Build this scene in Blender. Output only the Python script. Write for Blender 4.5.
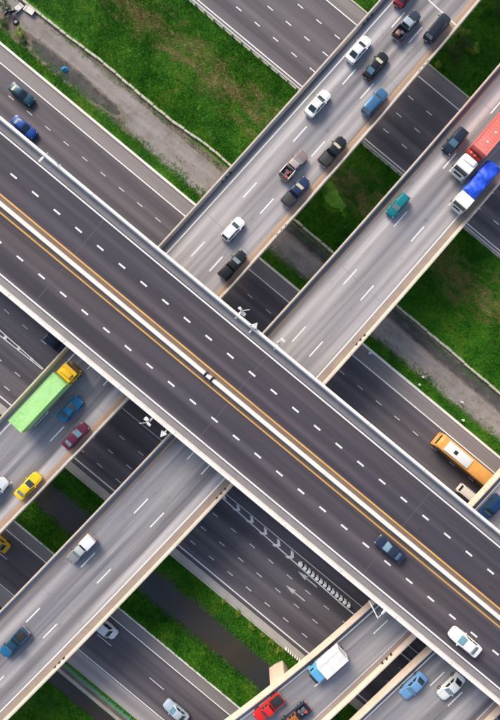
import bpy, bmesh, math, random
import numpy as np
from mathutils import Vector, Matrix

random.seed(7)
rng = np.random.default_rng(7)
for o in list(bpy.data.objects):
    bpy.data.objects.remove(o, do_unlink=True)
scene = bpy.context.scene
COL = scene.collection
R = math.radians

# ------------------------------------------------------------------ camera
H = 87.0            # height of the drone above the ground
F = 518.0           # focal length in photo pixels (photo 500 x 720)
Z1 = 7.9            # deck of the crossing viaducts
Z2 = 14.0           # deck of the upper highway
cam_d = bpy.data.cameras.new('camera')
cam = bpy.data.objects.new('camera', cam_d)
COL.objects.link(cam)
cam.location = (0, 0, H)
cam.rotation_euler = (0, 0, 0)
cam_d.sensor_fit = 'VERTICAL'
cam_d.angle_y = 2 * math.atan(360 / F)
cam_d.clip_start = 1.0
cam_d.clip_end = 3000
scene.camera = cam

# ------------------------------------------------------------------ light
SUN_AZ, SUN_EL = R(-26), R(34)       # hazy low sun from the top, a little to the left
world = bpy.data.worlds.new('World')
scene.world = world
world.use_nodes = True
wn = world.node_tree
wn.nodes.clear()
sky = wn.nodes.new('ShaderNodeTexSky')
sky.sky_type = 'NISHITA'
sky.sun_disc = False
sky.sun_elevation = SUN_EL
sky.sun_rotation = SUN_AZ % (2 * math.pi)
sky.air_density = 1.0
sky.dust_density = 3.5
sky.ozone_density = 1.0
bg = wn.nodes.new('ShaderNodeBackground')
bg.inputs['Strength'].default_value = 0.145
wo = wn.nodes.new('ShaderNodeOutputWorld')
wn.links.new(sky.outputs[0], bg.inputs[0])
wn.links.new(bg.outputs[0], wo.inputs[0])
sd = bpy.data.lights.new('sun', 'SUN')
sd.energy = 2.0
sd.angle = R(24)
sd.color = (1.0, 0.90, 0.77)
sun = bpy.data.objects.new('sun', sd)
COL.objects.link(sun)
sdir = Vector((math.sin(SUN_AZ) * math.cos(SUN_EL), math.cos(SUN_AZ) * math.cos(SUN_EL), math.sin(SUN_EL)))
sun.rotation_euler = sdir.to_track_quat('Z', 'Y').to_euler()
sun.location = sdir * 200
vs = scene.view_settings
vs.view_transform = 'Standard'
vs.look = 'None'
vs.exposure = 0.72
vs.gamma = 1.0
vs.use_curve_mapping = False

# ------------------------------------------------------------------ coordinates
TH = math.atan(0.83)                       # the ground roads and the upper highway run at this angle
ES = Vector((math.cos(TH), -math.sin(TH)))
EP = Vector((math.sin(TH), math.cos(TH)))
K0 = H / F

def PW(u, v, z):
    k = (H - z) / F
    return Vector(((u - 250) * k, (360 - v) * k, z))

def c2p(c, z=0.0):
    return (152.5 - c) * (H - z) / F * math.cos(TH)

def W(s, p, z=0.0):
    return (ES.x * s + EP.x * p, ES.y * s + EP.y * p, z)

def sp(u, v, z=0.0):
    P = PW(u, v, z)
    return (P.x * ES.x + P.y * ES.y, P.x * EP.x + P.y * EP.y)

# ------------------------------------------------------------------ mesh helpers
class MB:
    def __init__(self):
        self.v = []; self.f = []; self.uv = None
    def add(self, vs_, fs_):
        b = len(self.v)
        self.v += [tuple(x) for x in vs_]
        self.f += [tuple(i + b for i in f) for f in fs_]
        return self
    def box(self, c, s, rz=0.0):
        x, y, z = s[0] / 2, s[1] / 2, s[2] / 2
        ca, sa = math.cos(rz), math.sin(rz)
        P = []
        for dz in (-z, z):
            for dx, dy in ((-x, -y), (x, -y), (x, y), (-x, y)):
                P.append((c[0] + dx * ca - dy * sa, c[1] + dx * sa + dy * ca, c[2] + dz))
        return self.add(P, [(3, 2, 1, 0), (4, 5, 6, 7), (0, 1, 5, 4), (1, 2, 6, 5), (2, 3, 7, 6), (3, 0, 4, 7)])
    def rbox(self, c, s, bev=0.05, seg=2, taper=None):
        bm = bmesh.new()
        bmesh.ops.create_cube(bm, size=1.0)
        for v in bm.verts:
            v.co = Vector((v.co.x * s[0], v.co.y * s[1], v.co.z * s[2]))
            if taper and v.co.z > 0:
                v.co.x *= taper[0]; v.co.y *= taper[1]
                if len(taper) > 2: v.co.x += taper[2]
        bmesh.ops.bevel(bm, geom=list(bm.edges), offset=bev, segments=seg, affect='EDGES', profile=0.5)
        bm.verts.index_update()
        vs_ = [(v.co.x + c[0], v.co.y + c[1], v.co.z + c[2]) for v in bm.verts]
        fs_ = [tuple(v.index for v in f.verts) for f in bm.faces]
        bm.free()
        return self.add(vs_, fs_)
    def tube(self, pts, r, n=8, r2=None):
        pts = [Vector(p) for p in pts]
        rings = []
        for i, p in enumerate(pts):
            d = (pts[min(i + 1, len(pts) - 1)] - pts[max(i - 1, 0)]).normalized()
            a = d.cross(Vector((0, 0, 1)))
            if a.length < 1e-3: a = Vector((1, 0, 0))
            a.normalize(); b = d.cross(a)
            rr = r if r2 is None else r + (r2 - r) * i / (len(pts) - 1)
            rings.append([p + a * math.cos(2 * math.pi * k / n) * rr + b * math.sin(2 * math.pi * k / n) * rr for k in range(n)])
        vs_ = [v for ring in rings for v in ring]
        fs_ = []
        for i in range(len(pts) - 1):
            for k in range(n):
                fs_.append((i * n + k, i * n + (k + 1) % n, (i + 1) * n + (k + 1) % n, (i + 1) * n + k))
        fs_.append(tuple(range(n)))
        fs_.append(tuple((len(pts) - 1) * n + k for k in reversed(range(n))))
        return self.add(vs_, fs_)
    def ell(self, c, r, n=8, m=5):
        vs_ = [(c[0], c[1], c[2] - r[2])]
        for i in range(1, m):
            ph = math.pi * i / m - math.pi / 2
            for k in range(n):
                a = 2 * math.pi * k / n
                vs_.append((c[0] + r[0] * math.cos(ph) * math.cos(a), c[1] + r[1] * math.cos(ph) * math.sin(a), c[2] + r[2] * math.sin(ph)))
        vs_.append((c[0], c[1], c[2] + r[2]))
        fs_ = []
        for k in range(n):
            fs_.append((0, 1 + (k + 1) % n, 1 + k))
            fs_.append((len(vs_) - 1, 1 + (m - 2) * n + k, 1 + (m - 2) * n + (k + 1) % n))
        for i in range(m - 2):
            for k in range(n):
                fs_.append((1 + i * n + k, 1 + i * n + (k + 1) % n, 1 + (i + 1) * n + (k + 1) % n, 1 + (i + 1) * n + k))
        return self.add(vs_, fs_)
    def loft(self, rings, close=True, cap=True):
        n = len(rings[0])
        vs_ = [p for r in rings for p in r]
        fs_ = []
        for i in range(len(rings) - 1):
            for k in range(n if close else n - 1):
                fs_.append((i * n + k, i * n + (k + 1) % n, (i + 1) * n + (k + 1) % n, (i + 1) * n + k))
        if cap and close:
            fs_.append(tuple(reversed(range(n))))
            fs_.append(tuple((len(rings) - 1) * n + k for k in range(n)))
        return self.add(vs_, fs_)
    def mesh(self, name):
        me = bpy.data.meshes.new(name)
        me.from_pydata(self.v, [], self.f)
        if self.uv is not None:
            l = me.uv_layers.new(name='UVMap')
            idx = np.empty(len(me.loops), dtype=np.int32)
            me.loops.foreach_get('vertex_index', idx)
            l.data.foreach_set('uv', np.asarray(self.uv, dtype=np.float32)[idx].ravel())
        return me
    def build(self, name, material, parent=None, smooth=None, fix=True):
        me = self.mesh(name)
        if fix:
            bm = bmesh.new(); bm.from_mesh(me)
            bmesh.ops.recalc_face_normals(bm, faces=bm.faces)
            bm.to_mesh(me); bm.free()
        if smooth:
            me.polygons.foreach_set('use_smooth', [True] * len(me.polygons))
            me.set_sharp_from_angle(angle=R(smooth))
        me.materials.append(material)
        o = bpy.data.objects.new(name, me)
        COL.objects.link(o)
        if parent: o.parent = parent
        return o

ORD = ['first', 'second', 'third', 'fourth', 'fifth', 'sixth', 'seventh', 'eighth', 'ninth', 'tenth', 'eleventh', 'twelfth', 'thirteenth']
def tag(o, label=None, cat=None, group=None, kind=None):
    if label: o['label'] = label
    if cat: o['category'] = cat
    if group: o['group'] = group
    if kind: o['kind'] = kind
    return o

def empty(name, loc=(0, 0, 0), rz=0.0):
    o = bpy.data.objects.new(name, None)
    o.empty_display_size = 0.2
    COL.objects.link(o)
    o.location = loc; o.rotation_euler = (0, 0, rz)
    return o

def shared(name, me, parent, loc=(0, 0, 0), rz=0.0):
    o = bpy.data.objects.new(name, me)
    COL.objects.link(o)
    o.parent = parent; o.location = loc; o.rotation_euler = (0, 0, rz)
    return o

# ------------------------------------------------------------------ materials
class NT:
    def __init__(self, name):
        self.m = bpy.data.materials.new(name); self.m.use_nodes = True
        self.t = self.m.node_tree; self.t.nodes.clear()
        self.out = self.t.nodes.new('ShaderNodeOutputMaterial')
        self.b = self.t.nodes.new('ShaderNodeBsdfPrincipled')
        self.t.links.new(self.b.outputs[0], self.out.inputs[0])
    def n(self, typ, **kw):
        nd = self.t.nodes.new(typ)
        for k, v in kw.items(): setattr(nd, k, v)
        return nd
    def l(self, a, b): self.t.links.new(a, b)
    def pos(self, scale=(1, 1, 1), rot=0.0):
        g = self.n('ShaderNodeNewGeometry')
        mp = self.n('ShaderNodeMapping'); mp.inputs['Rotation'].default_value = (0, 0, rot)
        self.l(g.outputs['Position'], mp.inputs['Vector'])
        mp2 = self.n('ShaderNodeMapping'); mp2.inputs['Scale'].default_value = scale
        self.l(mp.outputs[0], mp2.inputs['Vector'])
        return mp2.outputs[0]
    def objc(self, scale=(1, 1, 1)):
        g = self.n('ShaderNodeTexCoord')
        mp = self.n('ShaderNodeMapping'); mp.inputs['Scale'].default_value = scale
        self.l(g.outputs['Object'], mp.inputs['Vector'])
        return mp.outputs[0]
    def uv(self, scale=(1, 1, 1)):
        g = self.n('ShaderNodeUVMap'); g.uv_map = 'UVMap'
        mp = self.n('ShaderNodeMapping'); mp.inputs['Scale'].default_value = scale
        self.l(g.outputs[0], mp.inputs['Vector'])
        return mp.outputs[0]
    def noise(self, vec, scale, detail=4, rough=0.55, dist=0.0):
        nd = self.n('ShaderNodeTexNoise')
        nd.inputs['Scale'].default_value = scale; nd.inputs['Detail'].default_value = detail
        nd.inputs['Roughness'].default_value = rough; nd.inputs['Distortion'].default_value = dist
        self.l(vec, nd.inputs['Vector'])
        return nd.outputs[0]
    def ramp(self, fac, stops):
        nd = self.n('ShaderNodeValToRGB')
        cr = nd.color_ramp
        while len(cr.elements) < len(stops): cr.elements.new(0.5)
        for e, (p, c) in zip(cr.elements, stops):
            e.position = p; e.color = (*c, 1) if len(c) == 3 else c
        self.l(fac, nd.inputs[0])
        return nd.outputs[0]
    def mix(self, fac, a, b, blend='MIX'):
        nd = self.n('ShaderNodeMix'); nd.data_type = 'RGBA'; nd.blend_type = blend
        for sock, val in ((nd.inputs[0], fac), (nd.inputs[6], a), (nd.inputs[7], b)):
            if isinstance(val, (int, float)): sock.default_value = val
            elif isinstance(val, tuple): sock.default_value = (*val, 1) if len(val) == 3 else val
            else: self.l(val, sock)
        return nd.outputs[2]
    def math(self, op, a, b=None, clamp=False):
        nd = self.n('ShaderNodeMath'); nd.operation = op; nd.use_clamp = clamp
        for sock, val in ((nd.inputs[0], a), (nd.inputs[1], b)):
            if val is None: continue
            if isinstance(val, (int, float)): sock.default_value = val
            else: self.l(val, sock)
        return nd.outputs[0]
    def bump(self, h, strength=0.3, dist=0.02):
        nd = self.n('ShaderNodeBump'); nd.inputs['Strength'].default_value = strength
        nd.inputs['Distance'].default_value = dist
        self.l(h, nd.inputs['Height']); self.l(nd.outputs[0], self.b.inputs['Normal'])
    def color(self, c): 
        if isinstance(c, tuple): self.b.inputs['Base Color'].default_value = (*c, 1)
        else: self.l(c, self.b.inputs['Base Color'])
    def set(self, **kw):
        for k, v in kw.items(): self.b.inputs[k.replace('_', ' ')].default_value = v
        return self

def g3(v, t=(1, 1, 1)): return (v * t[0], v * t[1], v * t[2])

def road_mat(name, lo, hi, use_uv, lane=3.5, lane0=0.0, lane_amp=0.25, patch=(0.05, 0.05, 0.05), tint_a=None, streak=0.55):
    """worn asphalt: along / across coordinates, streaks drawn out along the lanes, wheel paths, oil, patches, grain"""
    m = NT(name)
    v = (lambda s: m.uv(s)) if use_uv else (lambda s: m.pos(s, TH))
    st = m.noise(v((0.010, streak, 1)), 1.0, 3, 0.5)
    col = m.ramp(st, [(0.37, lo), (0.63, hi)])
    sep = m.n('ShaderNodeSeparateXYZ'); m.l(v((1, 1, 1)), sep.inputs[0])
    ph = m.math('MULTIPLY', m.math('SUBTRACT', sep.outputs[1], lane0), 2 * math.pi / lane)
    w1 = m.math('COSINE', ph)
    w2 = m.math('COSINE', m.math('MULTIPLY', ph, 2.0))
    wob = m.noise(v((0.012, 0.25, 1)), 1.0, 3, 0.5)
    wp = m.math('MULTIPLY', m.math('ADD', m.math('MULTIPLY', w1, 0.6), m.math('MULTIPLY', w2, 0.4)), wob)
    fac = m.math('ADD', m.math('MULTIPLY', wp, lane_amp), 1.0)
    comb = m.n('ShaderNodeCombineXYZ')
    for i in range(3): m.l(fac, comb.inputs[i])
    col = m.mix(1.0, col, comb.outputs[0], 'MULTIPLY')
    pt = m.noise(v((0.10, 0.16, 1)), 1.0, 5, 0.62, 0.4)
    col = m.mix(m.math('MULTIPLY', m.ramp(pt, [(0.55, (0, 0, 0)), (0.78, (1, 1, 1))]), 0.25), col, patch)
    if tint_a:
        tb = m.noise(v((0.03, 0.12, 1)), 1.0, 2, 0.5)
        col = m.mix(m.math('MULTIPLY', m.ramp(tb, [(0.35, (0, 0, 0)), (0.65, (1, 1, 1))]), 0.38), col, tint_a)
    oil = m.noise(v((0.35, 0.9, 1)), 1.0, 6, 0.7, 0.3)
    col = m.mix(m.ramp(oil, [(0.60, (0, 0, 0)), (0.74, (0.45, 0.45, 0.45))]), col, g3(lo[0] * .65))
    scf = m.noise(v((0.05, 1.6, 1)), 1.0, 5, 0.7)
    col = m.mix(m.ramp(scf, [(0.58, (0, 0, 0)), (0.76, (0.40, 0.40, 0.40))]), col, tuple(1.25 * k for k in hi))
    gr = m.noise(v((1, 1, 1)), 9.0, 3, 0.7)
    gcol = m.ramp(gr, [(0.3, (0.86, 0.86, 0.86)), (0.7, (1.12, 1.12, 1.12))])
    col = m.mix(1.0, col, gcol, 'MULTIPLY')
    # thin cracks and tar seams
    vo = m.n('ShaderNodeTexVoronoi'); vo.feature = 'DISTANCE_TO_EDGE'; vo.inputs['Scale'].default_value = 0.16
    wv = m.n('ShaderNodeTexNoise'); wv.inputs['Scale'].default_value = 0.7; wv.inputs['Detail'].default_value = 4
    m.l(v((1, 1, 1)), wv.inputs['Vector'])
    vm = m.n('ShaderNodeVectorMath'); vm.operation = 'MULTIPLY_ADD'; vm.inputs[1].default_value = (1.6, 1.6, 0)
    m.l(wv.outputs['Color'], vm.inputs[0]); m.l(v((0.35, 1.0, 1)), vm.inputs[2])
    m.l(vm.outputs[0], vo.inputs['Vector'])
    cr = m.ramp(vo.outputs['Distance'], [(0.0, (1, 1, 1)), (0.008, (0, 0, 0))])
    crm = m.noise(v((0.05, 0.05, 1)), 1.0, 2)
    cr = m.math('MULTIPLY', cr, m.ramp(crm, [(0.52, (0, 0, 0)), (0.6, (0.16, 0.16, 0.16))]))
    col = m.mix(cr, col, g3(lo[0] * 0.45))
    m.color(col)
    m.set(Roughness=0.82)
    m.bump(gr, 0.25, 0.01)
    return m.m

def paint_line(name, c, worn=0.35):
    m = NT(name)
    n1 = m.noise(m.pos(), 4.5, 6, 0.75)
    n0 = m.noise(m.pos(), 0.35, 3, 0.6)
    c = m.ramp(n0, [(0.3, g3(0.80, c)), (0.7, c)])
    col = m.mix(m.ramp(n1, [(0.50, (0, 0, 0)), (0.70, (worn, worn, worn))]), c, g3(0.14))
    m.color(col); m.set(Roughness=0.7)
    return m.m

def concrete_mat(name, c, stain=(0.16, 0.13, 0.10), amt=0.5, sc=0.6):
    m = NT(name)
    n1 = m.noise(m.pos((1, 1, 0.35)), sc, 6, 0.65)
    n2 = m.noise(m.pos(), sc * 6, 4, 0.6)
    col = m.ramp(n1, [(0.3, g3(0.86, c)), (0.7, g3(1.08, c))])
    col = m.mix(m.math('MULTIPLY', m.ramp(n2, [(0.55, (0, 0, 0)), (0.8, (1, 1, 1))]), amt), col, stain)
    m.color(col); m.set(Roughness=0.85)
    m.bump(n2, 0.2, 0.01)
    return m.m

def paint_mat(name, c, rough=0.32, metal=0.0):
    m = NT(name)
    n1 = m.noise(m.objc(), 1.2, 4, 0.6)
    n2 = m.noise(m.objc(), 14.0, 3, 0.6)
    col = m.mix(m.ramp(n1, [(0.35, (0, 0, 0)), (0.75, (0.16, 0.16, 0.16))]), c, tuple(.8 * k + .012 for k in c))
    m.color(col)
    m.set(Metallic=metal)
    rr = m.ramp(n2, [(0.3, g3(rough * 0.85)), (0.7, g3(rough * 1.25))])
    m.l(rr, m.b.inputs['Roughness'])
    m.set(Coat_Weight=0.10, Coat_Roughness=0.10, Specular_IOR_Level=0.20)
    return m.m

def worn_paint(name, c, rough=.55):
    m = NT(name)
    n1 = m.noise(m.objc((0.5, 1, 1)), 0.9, 6, 0.65)
    n2 = m.noise(m.objc((3.0, 0.35, 1)), 1.6, 5, 0.65)
    n3 = m.noise(m.objc(), 9.0, 4, 0.7)
    col = m.ramp(n1, [(0.32, g3(0.80, c)), (0.52, c), (0.72, tuple(min(1, k * .85 + .10) for k in c))])
    col = m.mix(m.ramp(n2, [(0.50, (0, 0, 0)), (0.78, (0.42, 0.42, 0.42))]), col, tuple(.35 * k + .05 for k in c))
    col = m.mix(m.ramp(n3, [(0.60, (0, 0, 0)), (0.80, (0.30, 0.30, 0.30))]), col, (0.16, 0.13, 0.10))
    m.color(col); m.set(Roughness=rough, Specular_IOR_Level=0.25)
    return m.m
_pc = {}
def paint(c, rough=0.32, metal=0.0):
    k = (c, rough, metal)
    if k not in _pc: _pc[k] = paint_mat('paint_%d' % len(_pc), c, rough, metal)
    return _pc[k]

def simple(name, c, rough=0.6, metal=0.0, vary=0.2, sc=3.0, spec=None):
    m = NT(name)
    n1 = m.noise(m.objc(), sc, 4, 0.6)
    m.color(m.ramp(n1, [(0.3, g3(1 - vary, c)), (0.7, g3(1 + vary, c))]))
    m.set(Roughness=rough, Metallic=metal)
    if spec is not None: m.set(Specular_IOR_Level=spec)
    return m.m

def soil_nodes(m, stops, sc=0.25, detail=7):
    n1 = m.noise(m.pos((1, 1, 1), TH), sc, detail, 0.68, 0.3)
    return m.ramp(n1, stops)

M = {}
M['asphalt_upper'] = road_mat('asphalt_upper', (0.034, 0.0285, 0.036), (0.078, 0.064, 0.073), True, 3.35, 0.3, 0.55, (0.050, 0.040, 0.050), (0.028, 0.032, 0.060))
M['asphalt_ramp'] = road_mat('asphalt_ramp', (0.105, 0.096, 0.100), (0.49, 0.457, 0.442), True, 3.5, 2.9, 0.70, (0.20, 0.175, 0.175), (0.17, 0.185, 0.235), 0.34)
M['asphalt_ground'] = road_mat('asphalt_ground', (0.062, 0.056, 0.070), (0.118, 0.105, 0.120), False, 3.45, 0.0, 0.22, (0.075, 0.065, 0.068))
M['asphalt_shoulder'] = road_mat('asphalt_shoulder', (0.15, 0.135, 0.14), (0.22, 0.20, 0.20), False, 3.45, 0.0, 0.05, (0.13, 0.11, 0.10))
M['pale_shoulder'] = road_mat('pale_shoulder', (0.24, 0.22, 0.23), (0.36, 0.34, 0.34), False, 3.45, 0.0, 0.05, (0.22, 0.18, 0.15))
M['line_white'] = paint_line('line_white', (0.82, 0.82, 0.80), 0.5)
M['line_faded'] = paint_line('line_faded', (0.60, 0.60, 0.60), 0.7)
M['line_yellow'] = paint_line('line_yellow', (0.66, 0.36, 0.09), 0.55)
M['median_white'] = concrete_mat('median_white', (0.72, 0.685, 0.64), (0.24, 0.18, 0.13), 0.30)
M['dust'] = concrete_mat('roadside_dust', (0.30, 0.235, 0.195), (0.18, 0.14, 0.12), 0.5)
M['line_tan'] = paint_line('line_tan', (0.55, 0.30, 0.12), 0.7)
M['concrete_white'] = concrete_mat('concrete_white', (0.72, 0.69, 0.645), (0.30, 0.26, 0.22), 0.35)
M['concrete_gutter'] = concrete_mat('concrete_gutter', (0.20, 0.19, 0.20), (0.09, 0.085, 0.085), 0.6)
M['joint'] = concrete_mat('joint_filler', (0.10, 0.095, 0.10), (0.06, 0.055, 0.055), 0.5)
M['concrete_tan'] = concrete_mat('concrete_tan', (0.52, 0.445, 0.37), (0.20, 0.15, 0.11), 0.55)
M['concrete_sunlit_peach'] = concrete_mat('concrete_sunlit_peach', (0.64, 0.52, 0.415), (0.24, 0.17, 0.12), 0.4)  # warm sunlight of the sun-facing sides put into the concrete colour
M['concrete_grey'] = concrete_mat('concrete_grey', (0.36, 0.34, 0.31), (0.12, 0.11, 0.09), 0.5)
M['concrete_old'] = concrete_mat('concrete_old', (0.44, 0.42, 0.34), (0.10, 0.11, 0.06), 0.8, 1.2)
M['dirt_gutter'] = concrete_mat('dirt_gutter', (0.16, 0.12, 0.09), (0.07, 0.055, 0.045), 0.6)
M['galv'] = simple('galvanised_steel', (0.55, 0.55, 0.55), 0.45, 0.6)
M['white_metal'] = simple('white_metal', (0.58, 0.58, 0.56), 0.55)
M['board_white'] = simple('weathered_board', (0.46, 0.46, 0.44), 0.7, 0, .25)
M['green_rail'] = simple('green_rail', (0.10, 0.26, 0.17), 0.5)
M['black'] = simple('black_plastic', (0.02, 0.02, 0.022), 0.6)
M['dark_steel'] = simple('dark_steel', (0.05, 0.05, 0.055), 0.5, 0.4)
M['rubber'] = simple('rubber', (0.018, 0.018, 0.018), 0.85)
M['rim'] = simple('rim', (0.45, 0.45, 0.46), 0.35, 0.8)
M['glass'] = simple('car_glass', (0.020, 0.034, 0.040), 0.06, 0.0, 0.15, 1.0, 0.9)
M['glass_pale'] = simple('car_glass_pale', (0.16, 0.22, 0.23), 0.10, 0.0, 0.15, 1.0, 0.9)  # pale sky reflection carried by the base colour
M['glass_glare'] = simple('car_glass_glare', (0.46, 0.42, 0.30), 0.2, 0.0, 0.2, 2.0, 0.7)  # pale yellow reflection painted into the glass colour
M['glass_blue'] = simple('car_glass_blue', (0.09, 0.19, 0.25), 0.10, 0.0, 0.15, 1.0, 0.8)  # bluish sky reflection mixed into the base colour
M['lamp_clear'] = simple('lamp_clear', (0.7, 0.7, 0.68), 0.15)
M['lamp_grey'] = simple('lamp_grey', (0.32, 0.33, 0.34), 0.2)
M['lamp_red'] = simple('lamp_red', (0.45, 0.02, 0.02), 0.2)

def grass_mat(name, blades):
    m = NT(name)
    n1 = m.noise(m.pos((1, 1, 0), TH), 0.22, 6, 0.66, 0.6)
    n2 = m.noise(m.pos((1, 1, 0), TH), 1.6, 5, 0.7)
    col = m.ramp(n1, [(0.28, (0.020, 0.105, 0.006)), (0.42, (0.036, 0.175, 0.008)), (0.56, (0.068, 0.225, 0.011)), (0.74, (0.15, 0.24, 0.024))])
    col = m.mix(m.ramp(n2, [(0.34, (0.65, 0.65, 0.65)), (0.50, (0, 0, 0))]), col, (0.012, 0.062, 0.006))
    # dry straw, thickest along the middle of the upper field
    sep = m.n('ShaderNodeSeparateXYZ'); m.l(m.pos((1, 1, 1), TH), sep.inputs[0])
    d = m.math('ABSOLUTE', m.math('SUBTRACT', sep.outputs[1], 33.0))
    band = m.math('SUBTRACT', 1.0, m.math('DIVIDE', d, 8.5), True)
    n3 = m.noise(m.pos((0.55, 1.1, 0), TH), 0.45, 7, 0.72, 0.5)
    dry = m.ramp(m.math('ADD', n3, m.math('MULTIPLY', band, 0.36)), [(0.71, (0, 0, 0)), (0.93, (1, 1, 1))])
    col = m.mix(m.math('MULTIPLY', dry, 0.85), col, (0.30, 0.235, 0.10))
    if blades:
        g = m.n('ShaderNodeNewGeometry')
        col = m.mix(1.0, col, m.ramp(g.outputs['Random Per Island'], [(0.0, (0.62, 0.66, 0.6)), (0.6, (1.05, 1.05, 1.0)), (1.0, (1.55, 1.4, 1.5))]), 'MULTIPLY')
        m.set(Roughness=0.75, Specular_IOR_Level=0.2)
        tr = m.n('ShaderNodeBsdfTranslucent'); m.l(col, tr.inputs[0])
        mx = m.n('ShaderNodeMixShader'); mx.inputs[0].default_value = 0.25
        m.color(col)
        m.l(m.b.outputs[0], mx.inputs[1]); m.l(tr.outputs[0], mx.inputs[2]); m.l(mx.outputs[0], m.out.inputs[0])
    else:
        col = m.mix(0.3, col, (0.04, 0.06, 0.015))
        m.color(col); m.set(Roughness=0.95, Specular_IOR_Level=0.1)
        m.bump(n2, 0.6, 0.15)
    return m.m
M['grass_ground'] = grass_mat('grass_ground', False)
M['grass_blades'] = grass_mat('grass_blades', True)

def dirt_mat(name, stops, sc=0.35, grain=.2):
    m = NT(name)
    col = soil_nodes(m, stops, sc)
    n3 = m.noise(m.pos((0.06, 0.8, 1), TH), 1.0, 4, 0.6)
    col = m.mix(1.0, col, m.ramp(n3, [(0.3, (0.82, 0.82, 0.82)), (0.7, (1.12, 1.12, 1.12))]), 'MULTIPLY')
    n2 = m.noise(m.pos(), 4.0, 5, 0.7)
    col = m.mix(1.0, col, m.ramp(n2, [(0.3, g3(1 - grain)), (0.7, g3(1 + grain * .7))]), 'MULTIPLY')
    m.color(col); m.set(Roughness=0.95, Specular_IOR_Level=0.15); m.bump(n2, 0.5, 0.05)
    return m.m
DIRT = [(0.30, (0.085, 0.078, 0.066)), (0.46, (0.155, 0.128, 0.105)), (0.60, (0.21, 0.165, 0.13)), (0.76, (0.13, 0.135, 0.07))]
M['dirt'] = dirt_mat('dirt', DIRT)
M['track'] = dirt_mat('track', [(0.30, (0.25, 0.225, 0.22)), (0.52, (0.31, 0.285, 0.28)), (0.72, (0.36, 0.33, 0.315))], 0.45, .10)
M['dark_soil'] = dirt_mat('dark_soil', [(0.32, (0.045, 0.045, 0.048)), (0.55, (0.085, 0.082, 0.080)), (0.75, (0.15, 0.14, 0.125))], 0.6)
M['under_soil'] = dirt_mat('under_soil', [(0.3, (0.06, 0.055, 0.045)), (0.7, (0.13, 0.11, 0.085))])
mw = NT('canal_water')
nw = mw.noise(mw.pos((1, 1, 1), TH), 0.9, 5, 0.6)
nw2 = mw.noise(mw.pos((0.4, 1.0, 1), TH), 0.12, 4, 0.6)
mw.color(mw.ramp(nw2, [(0.35, (0.034, 0.040, 0.044)), (0.65, (0.045, 0.036, 0.024))]))
mw.set(Roughness=0.22, Specular_IOR_Level=0.35); mw.bump(nw, 0.12, 0.05)
M['water'] = mw.m
M['pond_weed'] = dirt_mat('pond_weed', [(0.3, (0.09, 0.25, 0.02)), (0.7, (0.19, 0.38, 0.04))], 0.8)

# ------------------------------------------------------------------ the setting: ground, roads, canal
SX = 320.0
def sheet(name, p0, p1, z, material, s0=-SX, s1=SX, kind='structure', parent=None):
    mb = MB(); n = 40
    vs_ = []
    for i in range(n + 1):
        s = s0 + (s1 - s0) * i / n
        vs_ += [W(s, p0, z), W(s, p1, z)]
    mb.add(vs_, [(2 * i, 2 * i + 1, 2 * i + 3, 2 * i + 2) for i in range(n)])
    o = mb.build(name, material, parent)
    me = o.data
    if me.polygons[0].normal.z < 0: me.flip_normals()
    if kind and not parent: tag(o, kind=kind)
    return o

prof = [(-2600, 0), (411, 0), (418, -0.15), (440, -1.35), (444, -2.0), (479, -2.0), (483, -1.35), (503, -0.1), (508, 0),
        (612, 0), (622, 0.0), (627, -1.0), (644, -1.1), (656, -0.25), (676, 0), (2900, 0)]
def gz(p):
    c = 152.5 - p / (K0 * math.cos(TH))
    for (a, za), (b, zb) in zip(prof, prof[1:]):
        if a <= c <= b: return za + (zb - za) * (c - a) / (b - a)
    return 0.0
def gz_np(p):
    c = 152.5 - p / (K0 * math.cos(TH))
    return np.interp(c, [a for a, _ in prof], [b for _, b in prof])
mb = MB(); ss = np.linspace(-700, 700, 15)
vs_ = []
for s in ss:
    for c, z in prof: vs_.append(W(s, c2p(c), z))
m_ = len(prof)
mb.add(vs_, [(i * m_ + k, i * m_ + k + 1, (i + 1) * m_ + k + 1, (i + 1) * m_ + k) for i in range(len(ss) - 1) for k in range(m_ - 1)])
g_o = mb.build('ground', M['grass_ground'])
if g_o.data.polygons[0].normal.z < 0: g_o.data.flip_normals()
tag(g_o, kind='structure')

sheet('canal_water', c2p(438), c2p(485), -1.25, M['water'])
sheet('ditch_water', c2p(626.2), c2p(645.5), -0.82, M['water'])
sheet('dirt_strip', c2p(-21), c2p(29), 0.006, M['dirt'])
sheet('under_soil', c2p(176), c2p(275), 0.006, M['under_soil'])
sheet('dirt_verge', c2p(611), c2p(620), 0.008, M['dirt'])

def road(name, c0, c1, z=0.014, material='asphalt_ground'):
    return sheet(name, c2p(c0), c2p(c1), z, M[material])
far_road = road('far_road', -292, -158)
near_road = road('near_road', 44, 176)
west_road = road('west_road', 275, 403)
canal_road = road('canal_road', 510, 586)
far_shoulder = sheet('road_shoulder', c2p(-290), c2p(-272.5), 0.018, M['asphalt_shoulder'])
sheet('road_shoulder', c2p(45), c2p(61.5), 0.018, M['asphalt_shoulder'])
sheet('road_shoulder', c2p(402.5), c2p(411), 0.018, M['concrete_grey'])
sheet('road_shoulder', c2p(511), c2p(523), 0.018, M['asphalt_shoulder'])
sheet('road_shoulder', c2p(585.5), c2p(606), 0.018, M['pale_shoulder'])
sheet('road_shoulder', c2p(-161.5), c2p(-156), 0.018, M['concrete_grey'])

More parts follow.
